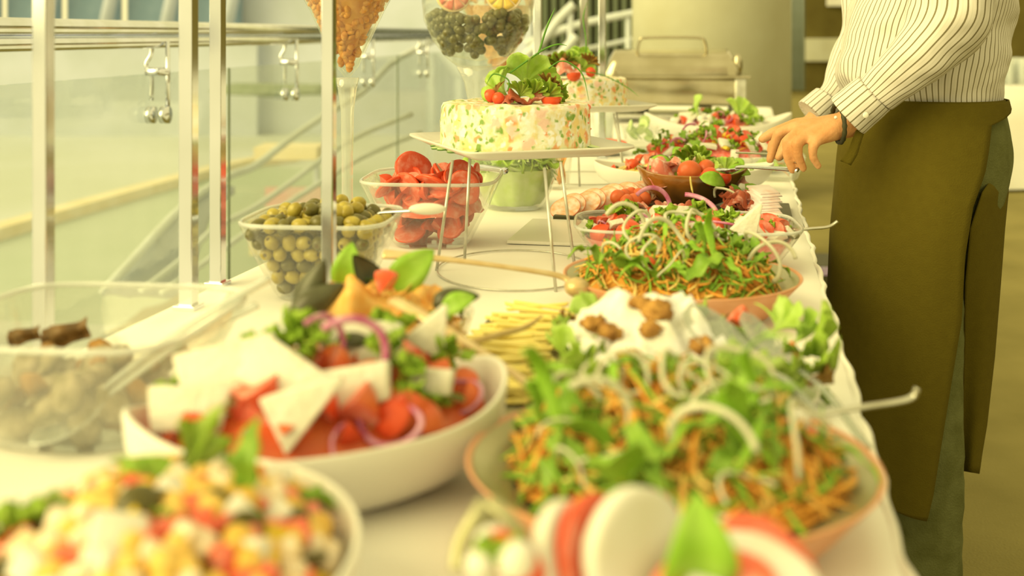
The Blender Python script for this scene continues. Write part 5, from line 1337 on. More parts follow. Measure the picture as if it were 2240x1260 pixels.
for i in range(9):
    piece('lard', onb(0.172 + 0.004 * (i % 2), -0.11 + 0.010 * i, 0.014 + 0.004 * i), (12, 0, 10 + i), 0.95, 'fatty bacon slice stacked at the right of the board', 'bacon slices stacked on the board')
for i, (px, py, Y) in enumerate([(1352, 432, 2.25), (1366, 430, 2.27), (1381, 426, 2.29), (1398, 428, 2.28), (1388, 440, 2.24), (1408, 436, 2.27), (1372, 442, 2.23)]):
    piece('halfd', atd(px, py, Y), (0, 0, 40 * i), 1.0, 'dark cherry tomato in the cluster left of the amber bowl', 'cherry tomatoes left of the amber bowl')
# ---- N: amber glazed boat bowl
cN = (0.366, 2.325)
dish('amber_bowl', 'amber brown glazed bowl heaped with tomatoes on the meat board', cN, vessel(0.112, 0.07, [(0.42, 0), (0.6, 0.008), (0.85, 0.034), (1, 0.064)], 2.1, 0.006, 0.012), M_grbrown, -0.05, 'bowl', 0.013)
mN = Mound(cN, 0.088, 0.055, 0, 0.066, 0.09, 0.8)
heap('amber_bowl_salad', mN, M_letd, 'green salad bed inside the amber bowl', 'salad')
scatter(mN, 22, [('arugulad', 2, 0.7, 'green leaf in the amber bowl', 'leaves in the amber bowl'), ('ham', 1, 0.6, 'ham piece in the amber bowl', 'ham in the amber bowl'), ('lettuce', 1, 0.5, 'lettuce piece in the amber bowl', 'lettuce in the amber bowl')], 92, 0.95, 0.012, 0.0, 40)
for key, px, py, Y, s, rot, words in [
    ('halfd', 1508, 376, 2.29, 1.55, (20, 0, 0), 'largest cherry tomato on the amber bowl'),
    ('halfd', 1545, 372, 2.31, 1.4, (0, 0, 60), 'cherry tomato right of the largest one on the amber bowl'),
    ('half', 1553, 386, 2.27, 1.5, (100, 0, 10), 'cut cherry tomato at the front of the amber bowl'),
    ('half', 1583, 388, 2.27, 1.2, (60, 40, 40), 'bright red tomato piece at the right of the amber bowl'),
    ('ham', 1460, 378, 2.30, 1.1, (40, -20, 30), 'folded ham strip at the left of the amber bowl'),
    ('ham', 1445, 372, 2.34, 1.0, (30, -20, 60), 'folded ham slice at the far left of the amber bowl'),
    ('basil', 1420, 350, 2.40, 1.2, (50, 25, -20), 'big green leaf above the left end of the amber bowl'),
    ('basil', 1530, 388, 2.25, 1.1, (60, 20, 10), 'green leaf at the front of the amber bowl'),
    ('basild', 1600, 402, 2.26, 1.05, (80, 75, 10), 'leaf hanging over the right rim of the amber bowl'),
    ('basild', 1630, 402, 2.28, 1.35, (70, 55, 5), 'long leaf drooping at the right of the amber bowl'),
    ('basil', 1590, 375, 2.30, 1.0, (50, 10, 10), 'green leaf behind the right tomato on the amber bowl'),
    ('lettuced', 1520, 362, 2.38, 0.7, (70, -60, 10), 'frilly lettuce leaf behind the tomatoes of the amber bowl'),
    ('lettuced', 1498, 364, 2.39, 0.65, (70, -70, 20), 'frilly lettuce leaf left behind the tomatoes of the amber bowl'),
    ('grate', 1512, 405, 2.245, 1.0, (0, 80, 10), 'cheese stick hanging over the front of the amber bowl'),
    ('hamd', 1600, 392, 2.30, 0.8, (40, 0, 20), 'dark ham slice at the right of the amber bowl'),
    ('oarc', 1590, 440, 2.22, 1.6, (60, 0, 120), 'pale onion strip hanging below the amber bowl')]:
    piece(key, atd(px, py, Y), rot, s, words, var=0)
# ---- O: white boat dish behind
cO = (0.392, 2.62)
dish('boat_dish', 'white boat-shaped dish of pasta salad behind the amber bowl', cO, vessel(0.205, 0.095, arcprof(0.42, 0.05, 2.0), 2.1, 0.005, 0.016), M_china, -0.1)
mO = Mound(cO, 0.165, 0.075, -0.1, 0.042, 0.075, 0.8)
heap('pasta_salad_bed', mO, M_cheese, 'pasta bed in the boat dish behind the amber bowl', 'salad')
scatter(mO, 90, [('grate', 6, 1.0, 'pasta piece in the far boat dish', 'pasta in the far boat dish'), ('bolive', 2, 1.1, 'black olive piece in the far boat dish', 'olive pieces in the far boat dish'),
                 ('wedge', 1.4, 0.8, 'tomato wedge in the far boat dish', 'tomato wedges in the far boat dish'), ('arugulad', 1.5, 0.6, 'green leaf in the far boat dish', 'leaves in the far boat dish'), ('basil', 1, 0.7, 'basil leaf in the far boat dish', 'basil in the far boat dish')], 93, 0.97, 0.012, 0.0, 40)
# ---- P: mixed salad on the long white dish under the hand
cPz = (0.535, 3.02)
dish('oval_dish', 'white oval dish of mixed salad below the hand', cPz, vessel(0.20, 0.13, arcprof(0.5, 0.045, 2.0), 2.2, 0.005), M_china, -0.1)
mP = Mound(cPz, 0.18, 0.115, -0.1, 0.04, 0.098, 0.8)
heap('mixed_salad_bed', mP, M_redpale, 'salad bed in the oval dish below the hand', 'salad')
scatter(mP, 140, [('wedge', 3, 0.9, 'tomato wedge in the oval dish', 'tomato wedges in the oval dish'), ('feta', 2.5, 0.8, 'cheese slab in the oval dish', 'cheese slabs in the oval dish'), ('fetat', 1.5, 0.8, 'cheese wedge in the oval dish', 'cheese wedges in the oval dish'),
                  ('arugulad', 3, 0.9, 'green leaf in the oval dish', 'green leaves in the oval dish'), ('parsley', 2, 1.0, 'parsley in the oval dish', 'parsley in the oval dish'), ('ronion', 1.5, 1.1, 'red onion strip in the oval dish', 'onion in the oval dish'),
                  ('carrot', 1.5, 1.0, 'carrot strip in the oval dish', 'carrot in the oval dish'), ('pdice', 1, 1.3, 'yellow pepper piece in the oval dish', 'pepper in the oval dish'), ('bolive', 0.8, 1.2, 'black olive in the oval dish', 'olives in the oval dish')], 94, 0.98, 0.012, 0.002, 45)
dish('square_glass_dish', 'small square glass dish at the table edge below the hand', (0.655, 2.83), vessel(0.07, 0.07, [(0.6, 0), (0.72, 0.006), (1, 0.06)], 4.5, 0.004), M_glass2, TROT, 'bowl')
scatter(Mound((0.655, 2.83), 0.045, 0.045, 0, 0.02, 0.04), 14, [('carrot', 1, 0.8, 'carrot strip in the small glass dish', 'carrot in the small glass dish'), ('lettuce', 1, 0.4, 'lettuce bit in the small glass dish', 'lettuce in the small glass dish')], 95, 0.9)
# ---- R: leaf-shaped white dish
cR = (0.688, 3.82)
dish('leaf_dish', 'wide white leaf-shaped dish with pointed upturned ends', cR, vessel(0.245, 0.12, arcprof(0.34, 0.058, 2.0), 1.75, 0.006, 0.036), M_china, -0.05)
mR = Mound(cR, 0.165, 0.09, -0.05, 0.052, 0.088, 0.8)
heap('leaf_dish_bed', mR, M_redpale, 'salad bed in the leaf-shaped dish', 'salad')
scatter(mR, 70, [('wedge', 3, 1.0, 'tomato wedge in the leaf-shaped dish', 'tomato in the leaf-shaped dish'), ('feta', 2, 0.9, 'cheese slab in the leaf-shaped dish', 'cheese in the leaf-shaped dish'), ('mozzb', 2.5, 1.2, 'white radish piece in the leaf-shaped dish', 'radish in the leaf-shaped dish'),
                 ('parsley', 3, 1.3, 'parsley in the leaf-shaped dish', 'parsley in the leaf-shaped dish'), ('rring', 2, 1.1, 'onion ring in the leaf-shaped dish', 'onion rings in the leaf-shaped dish')], 96, 0.97, 0.016, 0.003, 45)
for key, px, py, s, rot, words in [('fetat', 1590, 283, 1.3, (85, -70, 10), 'upright white cheese wedge on the leaf-shaped dish'), ('wedge', 1618, 275, 1.3, (80, 0, 40), 'bright tomato wedge on the leaf-shaped dish'), ('lettuce', 1610, 262, 1.2, (60, -40, 30), 'lettuce leaf at the right of the leaf-shaped dish'), ('lettuce', 1530, 258, 1.2, (60, -40, 130), 'lettuce leaf at the left of the leaf-shaped dish'), ('parsley', 1645, 262, 1.8, (0, 0, 30), 'parsley tuft at the right of the leaf-shaped dish'), ('fetat', 1490, 265, 1.6, (50, -20, 20), 'long pale wedge at the left of the leaf-shaped dish')]:
    piece(key, atd(px, py, 3.78), rot, s, words)
# ---- S: chafing dish
M_chafe = mat('chafing_steel', (206, 186, 112), 0.2, (188, 168, 96), 8, metal=1.0)
cs = thing('chafing_dish', 'steel chafing dish with roll lid in front of the column', 'chafing dish', (0.66, 4.75, TZ + 0.001), TROT * 0.5)
put('water_pan', mesh('water_pan', rbox(-0.265, 0.265, -0.16, 0.16, 0.075, 0.185, 0.012), M_chafe), cs)
put('rim', mesh('rim', rbox(-0.31, 0.31, -0.19, 0.19, 0.183, 0.193, 0.004), M_chafe), cs)
def lid(u, v):
    a = PI * v; x = -0.27 + 0.54 * u; e = min(1, min(u, 1 - u) * 14) ** 0.5
    return (x, -0.165 * math.cos(a) * (0.9 + 0.1 * e), 0.194 + 0.105 * e * math.sin(a) ** 0.55)
put('roll_lid', mesh('roll_lid', grid(lid, 40, 20), M_chafe), cs)
put('lid_handle', mesh('lid_handle', tube(smoothpath([(-0.14, -0.10, 0.285), (-0.13, -0.115, 0.33), (-0.1, -0.12, 0.345), (0.1, -0.12, 0.345), (0.13, -0.115, 0.33), (0.14, -0.10, 0.285)], 24), 0.006, 8), M_chafe), cs)
for sx in (-1, 1):
    for sy in (-1, 1):
        put('leg', mesh('leg', rbox(sx * 0.27 - 0.022, sx * 0.27 + 0.022, sy * 0.165 - 0.008, sy * 0.165 + 0.008, 0, 0.185, 0.003), M_steel_b), cs)
put('shelf', mesh('shelf', rbox(-0.27, 0.27, -0.15, 0.15, 0.03, 0.036, 0.002), M_steel_b), cs)
for sx in (-0.13, 0.13):
    put('burner', mesh('burner', tube([(sx, 0, 0.036), (sx, 0, 0.07)], 0.04, 20), M_steel_b), cs)
put('lid_knob', mesh('lid_knob', ball(0.02, 0.02, 0.05, 14, 10), M_chafe, True), cs, loc=(0.262, -0.12, 0.23))
# ---- small dishes between the cakes and the leaf dish
put('tumbler', gm, label='clear tumbler behind the far cake stand legs', cat='glass', loc=(0.30, 3.75, TZ + 0.001)).scale = (1.2, 1.2, 0.6)
dish('small_glass_bowl', 'small glass bowl with green slices beside the far cake stand', (0.405, 3.62), vessel(0.055, 0.055, [(0.6, 0), (0.75, 0.008), (1, 0.07)], 4, 0.003), M_glass2, 0.2, 'bowl')
for i in range(10): piece('cuke', (0.405 + 0.03 * math.cos(i * 2.2), 3.62 + 0.03 * math.sin(i * 2.2), TZ + 0.03 + 0.006 * i), (30 + i * 7, 10, i * 40), 1.0, 'cucumber slice in the small glass bowl', 'cucumber in the small glass bowl')
dish('tomato_plate', 'small white plate of tomato slices behind the near cake plate', (0.27, 3.42), vessel(0.08, 0.08, [(0.6, 0), (1, 0.014)]), M_china, 0, 'plate')
for i in range(12):
    a = i * 2 * PI / 12; piece('tslice', (0.27 + 0.045 * math.cos(a), 3.42 + 0.045 * math.sin(a), TZ + 0.028 + 0.002 * (i % 3)), (25, 0, math.degrees(a)), 0.9, 'tomato slice on the small white plate', 'tomato slices on the small white plate')
dish('red_pepper_glass', 'small glass of red pepper sticks under the near cake plate', (0.105, 2.66), vessel(0.036, 0.036, [(0.7, 0), (0.8, 0.01), (1, 0.08)], 2, 0.003, nseg=28), M_glass2, 0, 'glass')
for i in range(9): piece('carrot', (0.105 + 0.014 * math.cos(i * 2.4), 2.66 + 0.014 * math.sin(i * 2.4), TZ + 0.05), (0, 72, i * 40), (1.5, 2.2, 2.2), 'orange pepper stick in the small glass', 'pepper sticks in the small glass')
pb = put('white_platter', mesh('white_platter', rbox(-0.075, 0.075, -0.12, 0.12, 0.001, 0.007, 0.002), M_china, False), label='flat white platter beside the cake stand legs', cat='platter', loc=(0.088, 2.06, TZ)); pb.rotation_euler = (0, 0, TROT)

# ---- T: tall stemmed display glasses
def goblet(name, label, c, prof, inner):
    t = thing(name, label, 'glass', (c[0], c[1], TZ + 0.001))
    def lathe(p, n=48): return grid(lambda u, v: (p[round(v * (len(p) - 1))][0] * math.cos(2 * PI * u), p[round(v * (len(p) - 1))][0] * math.sin(2 * PI * u), p[round(v * (len(p) - 1))][1]), n, len(p) - 1, True)
    put('cup', mesh('cup', lathe(inner), M_glass), t)
    put('stem', mesh('stem', lathe(prof), glass('stem_glass', (0.93, 0.93, 0.88), 0.7, 0.05, 0.22, (245, 236, 176), pw=1.6)), t)
    return t
HM = 0.29
def cone_glass(label, c, h0, R1, H1):
    stem = [(0.0, 0.0), (0.062, 0.0), (0.062, 0.004), (0.02, 0.01), (0.011, 0.03), (0.0095, 0.10), (0.011, h0 * 0.8), (0.016, h0 * 0.93), (0.02, h0), (0.0, h0)]
    cup = [(0.0, h0), (0.006, h0 + 0.002), (0.02, h0 + 0.02), (R1 * 0.5, h0 + (H1 - h0) * 0.5), (R1, H1), (R1 - 0.003, H1), (R1 * 0.5 - 0.003, h0 + (H1 - h0) * 0.5), (0.017, h0 + 0.022), (0.0, h0 + 0.006)]
    return goblet('cone_glass', label, c, stem, cup)
M_almond = mat('almond', (236, 164, 60), 0.55, (206, 122, 28), 40)
almond = [mesh('almond', xf(ball(0.0085, 0.0065, 0.0048, 10, 8, 0.25, i), T()), M_almond) for i in range(3)]
def nuts(c, h0, R1, H1, n, label, group, seed):
    g = random.Random(seed)
    put('nut_core', fix(mesh('nut_core', grid(lambda u, v: (0.86 * R1 * v * math.cos(2 * PI * u), 0.86 * R1 * v * math.sin(2 * PI * u), h0 + 0.014 + (H1 - h0 - 0.03) * v), 32, 10, True), M_almond)), label='packed nuts inside the cone glass, ' + group, cat='nuts', kind='stuff', loc=(c[0], c[1], TZ + 0.001))
    for i in range(n):
        q = math.sqrt(g.random()); a = -PI / 2 + g.uniform(-1.7, 1.7)
        r = R1 * q * 0.90
        o = put('almond', almond[i % 3], label=label + (', near the tip' if q < 0.4 else ', half way up' if q < 0.7 else ', near the top') + (' left side' if math.cos(a) < -0.33 else ' right side' if math.cos(a) > 0.33 else ' front'), cat='almond', group=group, loc=(c[0] + r * math.cos(a), c[1] + r * math.sin(a), TZ + 0.001 + h0 + 0.006 + (H1 - h0) * q))
        o.rotation_euler = (g.uniform(0, 3), g.uniform(0, 3), g.uniform(0, 6))
cU = (-0.281, 1.95)
cone_glass('tall cone glass of almonds behind the olive bowl', cU, 0.285, 0.125, 0.51)
nuts(cU, 0.285, 0.125, 0.51, 290, 'almond in the tall cone glass behind the olives', 'almonds in the near cone glass', 3)
cV = (-0.040, 3.42)
cone_glass('tall cone glass of almonds half hidden behind the cakes', cV, 0.21, 0.125, 0.46)
nuts(cV, 0.21, 0.125, 0.46, 110, 'almond in the cone glass half hidden behind the cakes', 'almonds in the far cone glass', 4)
cW = (-0.078, 2.62)
h0 = 0.285
stem = [(0.0, 0.0), (0.085, 0.0), (0.085, 0.005), (0.03, 0.012), (0.016, 0.04), (0.017, 0.12), (0.022, 0.2), (0.032, 0.25), (0.05, h0), (0.0, h0)]
cupP = [(0.0, h0 - 0.01), (0.05, h0 + 0.002), (0.075, h0 + 0.022), (0.105, h0 + 0.062), (0.124, h0 + 0.105), (0.129, h0 + 0.15), (0.126, h0 + 0.20), (0.12, h0 + 0.24), (0.117, h0 + 0.24), (0.123, h0 + 0.20), (0.126, h0 + 0.15), (0.121, h0 + 0.105), (0.102, h0 + 0.065), (0.07, h0 + 0.025), (0.0, h0 + 0.012)]
goblet('giant_goblet', 'giant round goblet with citrus slices and dark grapes', cW, stem, cupP)
M_grape = mat('dark_grape', (116, 104, 40), 0.25, (92, 80, 26), 60, coat=0.3)
grape = mesh('dark_grape', ball(0.011, 0.011, 0.0125, 12, 8), M_grape)
g = random.Random(33)
for i in range(210):
    z = 0.03 + 0.095 * g.random() ** 0.8; R_ = 0.058 + 0.058 * min(1, (z - 0.025) / 0.07) ** 0.6
    a = -PI / 2 + g.uniform(-1.9, 1.9); r = R_ * (0.72 + 0.23 * g.random())
    o = put('dark_grape', grape, label='dark grape in the giant goblet, ' + ('low ' if z < 0.055 else 'high ' if z > 0.09 else 'half way up ') + ('left side' if math.cos(a) < -0.4 else 'right side' if math.cos(a) > 0.4 else 'front'), cat='grape', group='grapes in the giant goblet', loc=(cW[0] + r * math.cos(a), cW[1] + r * math.sin(a), TZ + h0 + z))
    o.rotation_euler = (g.uniform(0, 3), g.uniform(0, 3), 0)
M_citr = mat('grapefruit_flesh', (246, 116, 70), 0.3, (240, 150, 96), 60); M_citrw = mat('citrus_rind', (250, 206, 110), 0.45, (252, 222, 140), 40)
M_lem = mat('lemon_flesh', (250, 206, 70), 0.3, (248, 190, 50), 60)
def citrus(label, px, py, Y, m, r, rz):
    t = thing('citrus_slice', label, 'citrus', atd(px, py, Y)); t.rotation_euler = (math.radians(85), 0, math.radians(rz))
    put('rind', mesh('rind', disc_d(r, 0.007, (0, 0)), M_citrw), t)
    for k in range(8):
        a0 = 2 * PI * k / 8 + 0.05; a1 = 2 * PI * (k + 1) / 8 - 0.05
        seg = sheet(lambda u, v: ((0.15 + 0.73 * u) * r * math.cos(a0 + (a1 - a0) * v), (0.15 + 0.73 * u) * r * math.sin(a0 + (a1 - a0) * v), 0.0045), 3, 3, 0.003)
        put('segment', mesh('segment', seg, m), t)
citrus('pink grapefruit slice at the left inside the giant goblet', 992, -12, 2.535, M_citr, 0.040, 10)
citrus('yellow lemon slice at the right inside the giant goblet', 1102, -14, 2.535, M_lem, 0.042, -8)

# ================================================================== THE WAITER
M_skin = mat('skin', (226, 160, 78), 0.5, (214, 142, 62), 25, sss=0.12, bump=0.15, bscale=180)
M_apron = mat('apron_cloth', (98, 82, 14), 0.95, (95, 79, 13), 60, bump=0.2, bscale=400, spec=0.1)
M_jean = mat('denim', (112, 108, 46), 0.95, (96, 92, 34), 24, bump=0.3, bscale=300, spec=0.1)
M_cord = mat('bracelet_cord', (66, 62, 22), 0.6, (50, 46, 16), 90)
def shirt_mat():
    m = bpy.data.materials.new('striped_shirt'); m.use_nodes = True
    n = m.node_tree.nodes; L = m.node_tree.links; b = n['Principled BSDF']
    uv = n.new('ShaderNodeUVMap'); uv.uv_map = 'UVMap'; sp = n.new('ShaderNodeSeparateXYZ'); L.new(uv.outputs['UV'], sp.inputs['Vector'])
    def line(period, width, off):
        a = n.new('ShaderNodeMath'); a.operation = 'MULTIPLY_ADD'; a.inputs[1].default_value = 1 / period; a.inputs[2].default_value = off
        f = n.new('ShaderNodeMath'); f.operation = 'FRACT'; l = n.new('ShaderNodeMath'); l.operation = 'LESS_THAN'; l.inputs[1].default_value = width
        L.new(sp.outputs['X'], a.inputs[0]); L.new(a.outputs[0], f.inputs[0]); L.new(f.outputs[0], l.inputs[0]); return l.outputs[0]
    m1 = n.new('ShaderNodeMix'); m1.data_type = 'RGBA'; m1.inputs['A'].default_value = alb((224, 206, 140)); m1.inputs['B'].default_value = alb((128, 112, 58)); L.new(line(0.0118, 0.19, 0.0), m1.inputs['Factor'])
    m2 = n.new('ShaderNodeMix'); m2.data_type = 'RGBA'; m2.inputs['B'].default_value = alb((216, 200, 134)); L.new(m1.outputs['Result'], m2.inputs['A']); L.new(line(0.0118, 0.14, 0.5), m2.inputs['Factor'])
    L.new(m2.outputs['Result'], b.inputs['Base Color']); b.inputs['Roughness'].default_value = 0.9; b.inputs['Specular IOR Level'].default_value = 0.15
    tc = n.new('ShaderNodeTexCoord'); nz = n.new('ShaderNodeTexNoise'); nz.inputs['Scale'].default_value = 11; nz.inputs['Detail'].default_value = 2
    L.new(tc.outputs['Object'], nz.inputs['Vector']); bp = n.new('ShaderNodeBump'); bp.inputs['Strength'].default_value = 0.6; bp.inputs['Distance'].default_value = 0.03
    L.new(nz.outputs['Fac'], bp.inputs['Height']); L.new(bp.outputs['Normal'], b.inputs['Normal'])
    return m
M_shirt = shirt_mat()
PB = Vector((0.79, 2.19, 0))
man = thing('person', 'waiter in pale striped shirt and dark apron serving salad', 'person', PB)
def loft(secs, ns=48, nl=8, wrinkle=0.0, seed=0, th0=0.0, th1=2 * PI, closed=True, cap=True):
    """secs: (centre, axis a, axis b) rings, interpolated smoothly; returns data and uv"""
    n = (len(secs) - 1) * nl
    C = smoothpath([s[0] for s in secs], n); A = smoothpath([s[1] for s in secs], n); B = smoothpath([s[2] for s in secs], n)
    V = []; UV = []; Fc = []; m_ = ns if closed else ns + 1; ln = 0.0
    for i in range(n + 1):
        if i: ln += (C[i] - C[i - 1]).length
        for k in range(m_):
            t = th0 + (th1 - th0) * k / ns
            d = A[i] * math.cos(t) + B[i] * math.sin(t); p = C[i] + d
            if wrinkle:
                q = p * 9 + Vector((seed, 0, 0)); w_ = noise.noise(Vector((q.x, q.y, q.z * 1.5))) + 0.6 * noise.noise(Vector((q.x * 2.1, q.y * 2.1, q.z * 3.4)))
                p = p + d.normalized() * wrinkle * w_
            V.append(tuple(p)); UV.append(((t / (2 * PI)) * 1.05 * 2 * PI * max(A[0].length, 0.04) if False else t, ln))
    for i in range(n):
        for k in range(ns):
            k2 = (k + 1) % m_ if closed else k + 1
            Fc.append((i * m_ + k, i * m_ + k2, (i + 1) * m_ + k2, (i + 1) * m_ + k))
    if cap and closed:
        Fc.append(tuple(range(m_))[::-1]); Fc.append(tuple(n * m_ + k for k in range(m_)))
    return (V, Fc), UV
def put_loft(name, secs, m, scale, parent=man, label=None, **kw):
    d, UV = loft(secs, **kw)
    UV = [(u * scale, v) for u, v in UV]
    me = bpy.data.meshes.new(name); me.from_pydata(d[0], [], d[1]); me.materials.append(m)
    ul = me.uv_layers.new(name='UVMap'); ns = kw.get('ns', 48); closed = kw.get('closed', True)
    for poly in me.polygons:
        us = [UV[me.loops[li].vertex_index] for li in poly.loop_indices]
        mx = max(u[0] for u in us)
        for li, u in zip(poly.loop_indices, us):
            uu = u[0]
            if closed and mx - uu > PI * scale: uu += 2 * PI * scale
            ul.data[li].uv = (uu, u[1])
    me.polygons.foreach_set('use_smooth', [True] * len(me.polygons)); fix(me)
    o = put(name, me, parent)
    if label: o['label'] = label
    return o
def sec(px0, px1, py, Yc, b):
    """horizontal ring whose left and right outline sit at two pixels"""
    l, r = atd(px0, py, Yc), atd(px1, py, Yc)
    return ((l + r) / 2 - PB, (l - r) / 2, Vector((0, -b, 0)))
YC = 2.19
torso = [sec(1868, 2172, 232, YC, 0.155), sec(1850, 2176, 205, YC, 0.165), sec(1838, 2182, 160, YC, 0.175), sec(1845, 2194, 100, YC, 0.182), sec(1857, 2200, 50, YC, 0.186), sec(1874, 2203, 0, YC, 0.19), sec(1892, 2200, -100, YC, 0.2), sec(1916, 2188, -190, YC, 0.205), sec(1960, 2150, -255, YC, 0.17), sec(2000, 2110, -285, YC, 0.075)]
put_loft('shirt', torso, M_shirt, 0.17, ns=96, wrinkle=0.009, nl=10, label='pale shirt with thin dark stripes')
def ring_between(p, d, r1, r2, up=Vector((0, 0, 1))):
    d = Vector(d).normalized(); a = d.cross(up).normalized(); b = a.cross(d).normalized()
    return (Vector(p) - PB, a * r1, b * r2)
def sleeve(name, pts, rad, seed):
    P = [Vector(p) for p in pts]; S_ = []
    for i, p in enumerate(P):
        d = P[min(i + 1, len(P) - 1)] - P[max(i - 1, 0)]
        S_.append(ring_between(p, d, rad[i][0], rad[i][1], Vector((0.15, 1, 0.1))))
    return put_loft(name, S_, M_shirt, 0.052, ns=56, wrinkle=0.0085, seed=seed, nl=10)
# near arm: shoulder, elbow, cuff
NA = [atd(2075, -215, 2.02), atd(2080, -110, 1.985), atd(2084, -20, 1.965), atd(2070, 50, 1.96), atd(2024, 105, 1.965), atd(1972, 155, 1.98), atd(1918, 203, 2.0)]
sleeve('sleeve', NA, [(0.075, 0.075), (0.072, 0.074), (0.07, 0.074), (0.068, 0.078), (0.056, 0.066), (0.046, 0.052), (0.037, 0.040)], 3)
def cuff(name, p0, p1, r):
    d = (p1 - p0)
    secs = [ring_between(p0 + d * q, d, r * k, r * k * 1.12, Vector((0.15, 1, 0.1))) for q, k in ((0, 1.0), (0.33, 1.03), (0.66, 1.04), (1.0, 1.06), (1.03, 1.0))]
    return put_loft(name, secs, M_shirt, 0.04, ns=40, nl=3)
cf = cuff('cuff', atd(1912, 204, 2.003), atd(1856, 252, 2.018), 0.0395)
put('button', mesh('button', ball(0.0055, 0.002, 0.0055, 12, 8), M_china), cf, loc=atd(1894, 252, 1.962) - PB)
FA = [atd(1960, -215, 2.38), atd(1930, -100, 2.42), atd(1905, 40, 2.42), atd(1875, 120, 2.41), atd(1840, 190, 2.40), atd(1812, 222, 2.39)]
sleeve('sleeve', FA, [(0.075, 0.075), (0.07, 0.072), (0.06, 0.065), (0.048, 0.052), (0.040, 0.042), (0.036, 0.038)], 9)
cuff('cuff', atd(1812, 222, 2.39), atd(1778, 252, 2.385), 0.037)
# jeans
def leg(cx, cy, seed):
    rows = [(0.86, 0.085, 0.055), (0.75, 0.088, 0.064), (0.60, 0.084, 0.068), (0.45, 0.073, 0.068), (0.32, 0.074, 0.068), (0.2, 0.07, 0.066), (0.08, 0.072, 0.07), (0.03, 0.078, 0.07)]
    return [(Vector((cx + (0.0 if z > 0.5 else 0.01), cy, z)) - PB, Vector((-a, 0, 0)), Vector((0, -b, 0))) for z, a, b in rows]
hip = [sec(1868, 2172, 205, YC, 0.15), sec(1862, 2182, 240, YC, 0.16), sec(1860, 2194, 290, YC, 0.165), sec(1860, 2198, 340, YC, 0.166), sec(1864, 2188, 400, YC, 0.16), sec(1868, 2172, 470, YC, 0.152), sec(1880, 2150, 540, YC, 0.14), sec(1900, 2120, 580, YC, 0.11)]
jn = put_loft('jeans', hip, M_jean, 1.0, ns=56, wrinkle=0.002, label='dark blue denim jeans')
put_loft('jeans_leg', leg(0.748, 2.115, 0), M_jean, 1.0, parent=jn, ns=36, wrinkle=0.004, seed=2)
put_loft('jeans_leg', leg(0.775, 2.30, 0), M_jean, 1.0, parent=jn, ns=36, wrinkle=0.004, seed=5)
M_seam = mat('seam_thread', (150, 120, 50), 0.8, (136, 106, 40), 50)
def hsurf(px, py, Yn): return atd(px, py, Yn) - PB
put('pocket_seam', mesh('pocket_seam', tube(smoothpath([hsurf(2142, 330, 2.062), hsurf(2165, 333, 2.085), hsurf(2190, 330, 2.13)], 8), 0.0012, 5), M_seam), jn)
put('pocket_seam', mesh('pocket_seam', tube(smoothpath([hsurf(2122, 392, 2.044), hsurf(2150, 394, 2.066)], 8), 0.0012, 5), M_seam), jn)
put('pocket_seam', mesh('pocket_seam', tube(smoothpath([hsurf(2182, 260, 2.13), hsurf(2186, 300, 2.12), hsurf(2182, 335, 2.11)], 8), 0.0012, 5), M_seam), jn)
# apron: an open wrap, near edge swings forward towards the hem
def apron():
    rows = [(214, 1862, 2176, 0.166, 178), (232, 1866, 2180, 0.168, 150), (260, 1862, 2186, 0.172, 112), (300, 1856, 2196, 0.178, 107), (350, 1850, 2202, 0.18, 103), (420, 1844, 2204, 0.182, 95), (520, 1834, 2196, 0.18, 93), (650, 1828, 2186, 0.176, 94), (800, 1824, 2176, 0.172, 89), (900, 1822, 2168, 0.168, 86), (1000, 1822, 2158, 0.164, 83), (1060, 1822, 2150, 0.162, 80)]
    ns = 56
    def row(v):
        k = v * (len(rows) - 1); i = min(int(k), len(rows) - 2); f = k - i
        return [a * (1 - f) + b * f for a, b in zip(rows[i], rows[i + 1])]
    def fn(u, v):
        py, x0, x1, b, th1 = row(v)
        t0 = 178 - 34 * min(1, max(0, (py - 300) / 120)); th = math.radians(-t0 + (th1 + t0) * u)
        l, r_ = atd(x0, py, YC), atd(x1, py, YC); c = (l + r_) / 2; a = (r_ - l).length / 2
        fl = 1.03 + 0.03 * v * math.sin(th * 5 + 1) + 0.015 * v * math.sin(th * 11)
        e = 1.0
        return Vector((c.x - (a + 0.004) * fl * math.cos(th), c.y - (b + 0.004) * fl * math.sin(th), c.z + (0.012 * math.sin(th * 2) if v > 0.98 else 0))) - PB
    return sheet(fn, ns, 44, 0.003)
ap = put('apron', mesh('apron', apron(), M_apron), man); ap['label'] = 'long dark olive waist apron'
def flap():
    rows = [(352, 2196, 2204, 2.10, 2.13), (420, 2148, 2205, 2.018, 2.11), (500, 2122, 2197, 2.02, 2.12), (620, 2111, 2188, 2.06, 2.14), (780, 2107, 2175, 2.13, 2.17), (930, 2104, 2158, 2.18, 2.19), (1030, 2106, 2141, 2.19, 2.19)]
    def fn(u, v):
        k = v * 6; i = min(int(k), 5); f = k - i
        py, l, r_, Y, Y2 = [a * (1 - f) + b * f for a, b in zip(rows[i], rows[i + 1])]
        return atd(l + (r_ - l) * u, py + 6 * u * (v > 0.97), Y + (Y2 - Y) * u ** 1.6 + 0.010 * math.sin(u * 5 + v * 2) * v) - PB
    return sheet(fn, 16, 36, 0.003)
put('back_flap', mesh('back_flap', flap(), M_apron), ap)
put('waistband', mesh('waistband', grid(lambda u, v: (Vector(((atd(1862, 219, YC).x + atd(2177, 219, YC).x) / 2 - (0.138 + 0.006 * math.sin(PI * v)) * math.cos(2 * PI * u), YC - (0.17 + 0.006 * math.sin(PI * v)) * math.sin(2 * PI * u), atd(0, 212 + 26 * v, YC).z)) - PB), 64, 4, True), M_apron), ap)
